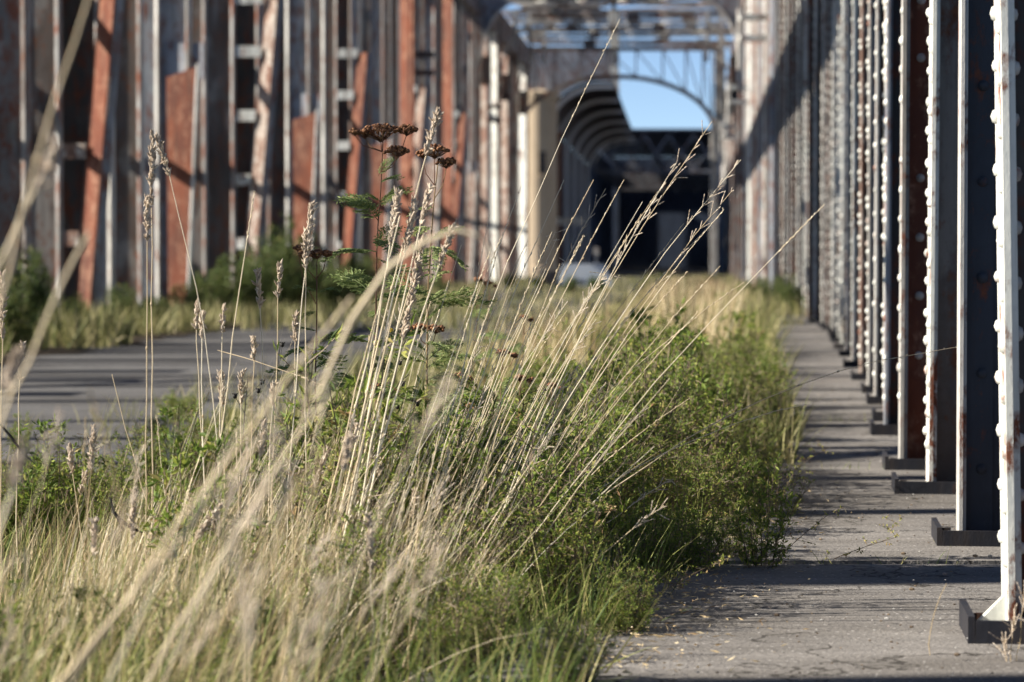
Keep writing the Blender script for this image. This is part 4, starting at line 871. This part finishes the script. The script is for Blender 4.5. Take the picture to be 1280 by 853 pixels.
# extra green fronds around the tansy feet, dark knapweed heads
def knap(px, py, d, label):
    g = G(px - 12, d); o = tag(empty('knapweed_plant', tuple(g)), label, 'knapweed', 'dark knapweed stems among the grass')
    top = P(px, py, d) - g; mb = MB(); tube(mb, curve3(np.zeros(3), top, .03, 8), np.linspace(.0024, .0012, 8), 4, tint=.3); mb.build('stem', M['darktwig'], o, True)
    for i in range(3):
        b0 = top*(.72 + .09*i); e = b0 + np.array([rs.uniform(-.06, .06), rs.uniform(-.03, .03), rs.uniform(.03, .07)])
        mb = MB(); tube(mb, [b0, (b0+e)/2, e], .0011, 3, tint=.3); blob(mb, e, (.0075, .0075, .009), 7, tint=.2, axis=(0, 0, 1))
        for k in range(8):
            a = k*.785; dv = np.array([math.cos(a)*.7, math.sin(a)*.7, .6]); blob(mb, e + dv*.009, (.0015, .0015, .005), 4, tint=.5, axis=dv)
        mb.build('seed_head', M['darktwig'], o, True)
for px, py, d in [(505, 480, 8.2), (496, 520, 8.3), (480, 450, 8.5), (310, 470, 8.0), (512, 560, 8.0), (350, 430, 8.6), (640, 560, 8.2)]: knap(px, py, d, 'thin black knapweed stem with small round dark heads')
# yarrow, yellow flowers, seed rosette
def yarrow(px, py, d, wpx, label):
    g = G(px - 6, d); o = tag(empty('yarrow_plant', tuple(g)), label, 'yarrow'); top = P(px, py, d) - g
    mb = MB(); tube(mb, curve3(np.zeros(3), top, .03, 6), .0016, 4, tint=.5); mb.build('stem', M['twig'], o, True)
    mb = MB(); wd = wpx*d/F
    for i in range(30):
        a = rs.uniform(0, 6.28); q = math.sqrt(rs.random())*wd*.5; c = top + np.array([math.cos(a)*q, -abs(math.sin(a))*q*.5, math.sin(a)*q*.75 + rs.normal(0, .003)])
        n_ = 5; an = np.arange(n_)*1.257 + rs.random(); dv = np.stack([np.cos(an), rs.normal(-.3, .2, n_), np.sin(an)*.8], 1)
        leaves(mb, np.repeat(c[None], n_, 0), dv, .0045, .004, rs, tint=rs.random(n_)); blob(mb, c, (.0012, .0012, .0012), 4, tint=.2)
    mb.build('flower_head', M['whitefl'], o)
yarrow(712, 632, 7.7, 30, 'yarrow with a small round white flower cluster over the green bank')
yarrow(741, 688, 7.5, 22, 'second white yarrow lower and right of the round one')
for px, py, d, lab in [(266, 712, 7.0, 'tiny yellow flower low in the dry grass at left'), (489, 413, 8.2, 'tiny yellow flower beside the thick culms')]:
    g = G(px, d); o = tag(empty('yellow_flower', tuple(g)), lab, 'flower'); top = P(px, py, d) - g
    mb = MB(); tube(mb, curve3(np.zeros(3), top, .03, 6), .0011, 4, tint=.5); mb.build('stem', M['twig'], o, True)
    mb = MB(); n_ = 14; an = np.arange(n_)*.449; leaves(mb, np.repeat(top[None], n_, 0), np.stack([np.cos(an), -.5 + 0*an, np.sin(an)], 1), .009, .005, rs); blob(mb, top + (0, -.003, 0), (.003, .003, .002), 6, tint=.1, axis=(0, -1, 0)); mb.build('petals', M['yellowfl'], o)
o = stalk(G(690, 7.4), P(764, 637, 7.3), .05, .0015, .001, '', .1, 'leaning stalk ending in a tawny flat seed rosette above the yarrow', None, mat='dry', name='seed_rosette')
mb = MB(); c = P(764, 636, 7.3) - np.array(o.location); n_ = 26; leaves(mb, np.repeat(c[None], n_, 0) + rs.normal(0, .004, (n_, 3)), np.stack([rs.normal(0, 1, n_), rs.normal(-.2, .6, n_), rs.normal(.1, .35, n_)], 1), .017, .006, rs, tint=rs.uniform(.1, .7, n_)); mb.build('seed_head', M['dry'], o)
# twigs
pts = np.array([P(x, y_, 6.6) for x, y_ in [(138, 622), (142, 640), (150, 650), (168, 662), (178, 666)]])
mb = MB(); tube(mb, pts - pts[0], [.002, .004, .006, .004, .002], 5, tint=.2); tube(mb, np.array([P(148, 650, 6.6), P(155, 664, 6.6)]) - pts[0], [.004, .001], 4, tint=.2)
tag(mb.build('dark_twig', M['darktwig'], None, True, loc=pts[0]), 'short black forked twig caught in the grass at left', 'twig')
pts = np.array([P(x, y_, 6.9) for x, y_ in [(0, 530), (12, 544), (28, 566), (44, 580)]])
mb = MB(); tube(mb, pts - pts[0], [.003, .004, .003, .001], 5, tint=.2); tag(mb.build('dark_twig', M['darktwig'], None, True, loc=pts[0]), 'dark curled leaf stem at the left edge beside the road', 'twig')
# slender plants on the path
stalk(P(1172, 870, 6.3), P(1183, 730, 6.3), .22, .0010, .0006, '', .1, 'single hooked dry stalk standing on the path beside the nearest column', None, mat='dry', n=12)
for bx_, tx, ty, b_ in [(1262, 1268, 770, .02), (1258, 1280, 740, -.05), (1270, 1256, 800, .06)]:
    stalk(P(bx_, 880, 6.2), P(tx, ty, 6.2), b_, .0010, .0006, 'branch', .05, 'wispy dry grass at the foot of the nearest column', 'wisps at the foot of the nearest column', mat='dry')
def sprig(a, b, d, label, seed):
    r = np.random.default_rng(seed); A = P(*a, d); B = P(*b, d + .15); pts = curve3(A, B, .06, 9); mb = MB(); tube(mb, pts - A, np.linspace(.0018, .0007, 9), 4, m=1, tint=.4)
    for i in range(2, 9):
        for _ in range(2):
            dv = r.normal(0, 1, 3)*np.array([1, .8, .5]) + np.array([.3, 0, .5]); dv /= np.linalg.norm(dv); e = pts[i] + dv*r.uniform(.02, .06); tube(mb, [pts[i] - A, e - A], [.0008, .0005], 3, m=1, tint=.5)
            n_ = 6; g = r.uniform(.4, 1.05, n_)[:, None]; leaves(mb, pts[i] + (e - pts[i])*g - A, r.normal(0, 1, (n_, 3)), .010, .005, r, tint=r.uniform(.4, 1, n_))
    return tag(mb.build('dry_sprig', [M['leaf'], M['twig']], None, loc=A), label, 'sprig')
sprig((980, 730), (1120, 672), 8.2, 'thin brown sprig reaching right over the path shadow', 5)
sprig((930, 745), (1040, 640), 8.0, 'upright dry sprig at the tip of the spilling weeds', 6)
sprig((780, 850), (905, 822), 6.5, 'leafy trailing sprig lying on the path at the bottom', 7)
sprig((860, 842), (1000, 850), 6.35, 'bare trailing runner lying along the bottom of the path', 8)
sprig((800, 760), (905, 700), 7.2, 'leafy sprig poking out above the dark shadow by the path', 9)
sprig((1085, 700), (1122, 655), 9.0, 'small dry sprig against the tray-shaped column shoe', 10)
sprig((980, 600), (1035, 560), 10.5, 'brown sprig leaning over the path edge farther back', 12)
re_ = random.Random(23)
for i in range(26):
    d = re_.uniform(6.5, 15); x0 = SR(d) - .06 + .1*math.sin(d*3.3); px0 = 640 + F*x0/d; gy = HOR + F*(H - .1)/d; ln = F/d*re_.uniform(.12, .30)
    sprig((px0, gy), (px0 + ln, gy - ln*re_.uniform(-.25, .55)), d, ('dry runner creeping from the weeds onto the path ' if i % 2 else 'leafy shoot hanging out of the weeds over the path ') + zone(d), 200 + i)['group'] = 'shoots creeping over the path edge'
mb = MB(); r = np.random.default_rng(78); n_ = 2600; d = 5.9*(26/5.9)**r.random(n_); x = np.array([SR(a) for a in d]) - .05 + np.abs(r.normal(0, .16, n_))
leaves(mb, np.stack([x, d, np.full(n_, .066)], 1), np.stack([r.normal(0, 1, n_), r.normal(0, 1, n_), r.uniform(0, .3, n_)], 1), r.uniform(.008, .03, n_), r.uniform(.002, .006, n_), r)
tag(mb.build('edge_litter', M['dry']), 'dry leaf and straw litter along the weedy edge of the path', 'litter', kind='stuff')
jt = []
for j_ in (8.2, 11.8, 15.35, 18.95):
    for _ in range(60): jt.append((SR(j_) + re_.random()**2*(XR(j_) - SR(j_)), j_ + re_.uniform(-.015, .015), .03))
mb = MB(); jt = np.array(jt); ribbons(mb, jt, RNG.uniform(0, 6.28, len(jt)), RNG.uniform(.03, .09, len(jt)), RNG.uniform(0, .8, len(jt)), RNG.uniform(0, 1, len(jt)), .003, 3)
tag(mb.build('joint_grass', M['grass']), 'short grass sprouting from the joints of the path slabs', 'grass', kind='stuff')
# litter on the path: pale stones and dark crumbs too many to count
mb = MB(); r = np.random.default_rng(77)
for i in range(700):
    d = 5.9*(20/5.9)**r.random(); x = SR(d) - .1 + r.random()*(XR(d) + .2 - SR(d)); s = r.uniform(.0012, .004) if r.random() > .04 else r.uniform(.004, .008)
    blob(mb, (x, d, .063 + s*.3), (s*1.2, s, s*.6), 5, tint=r.random(), m=0 if r.random() > .3 else 1)
tag(mb.build('path_grit', [M['twig'], M['pale']]), 'scattered grit and small pale stones on the path', 'grit', kind='stuff')
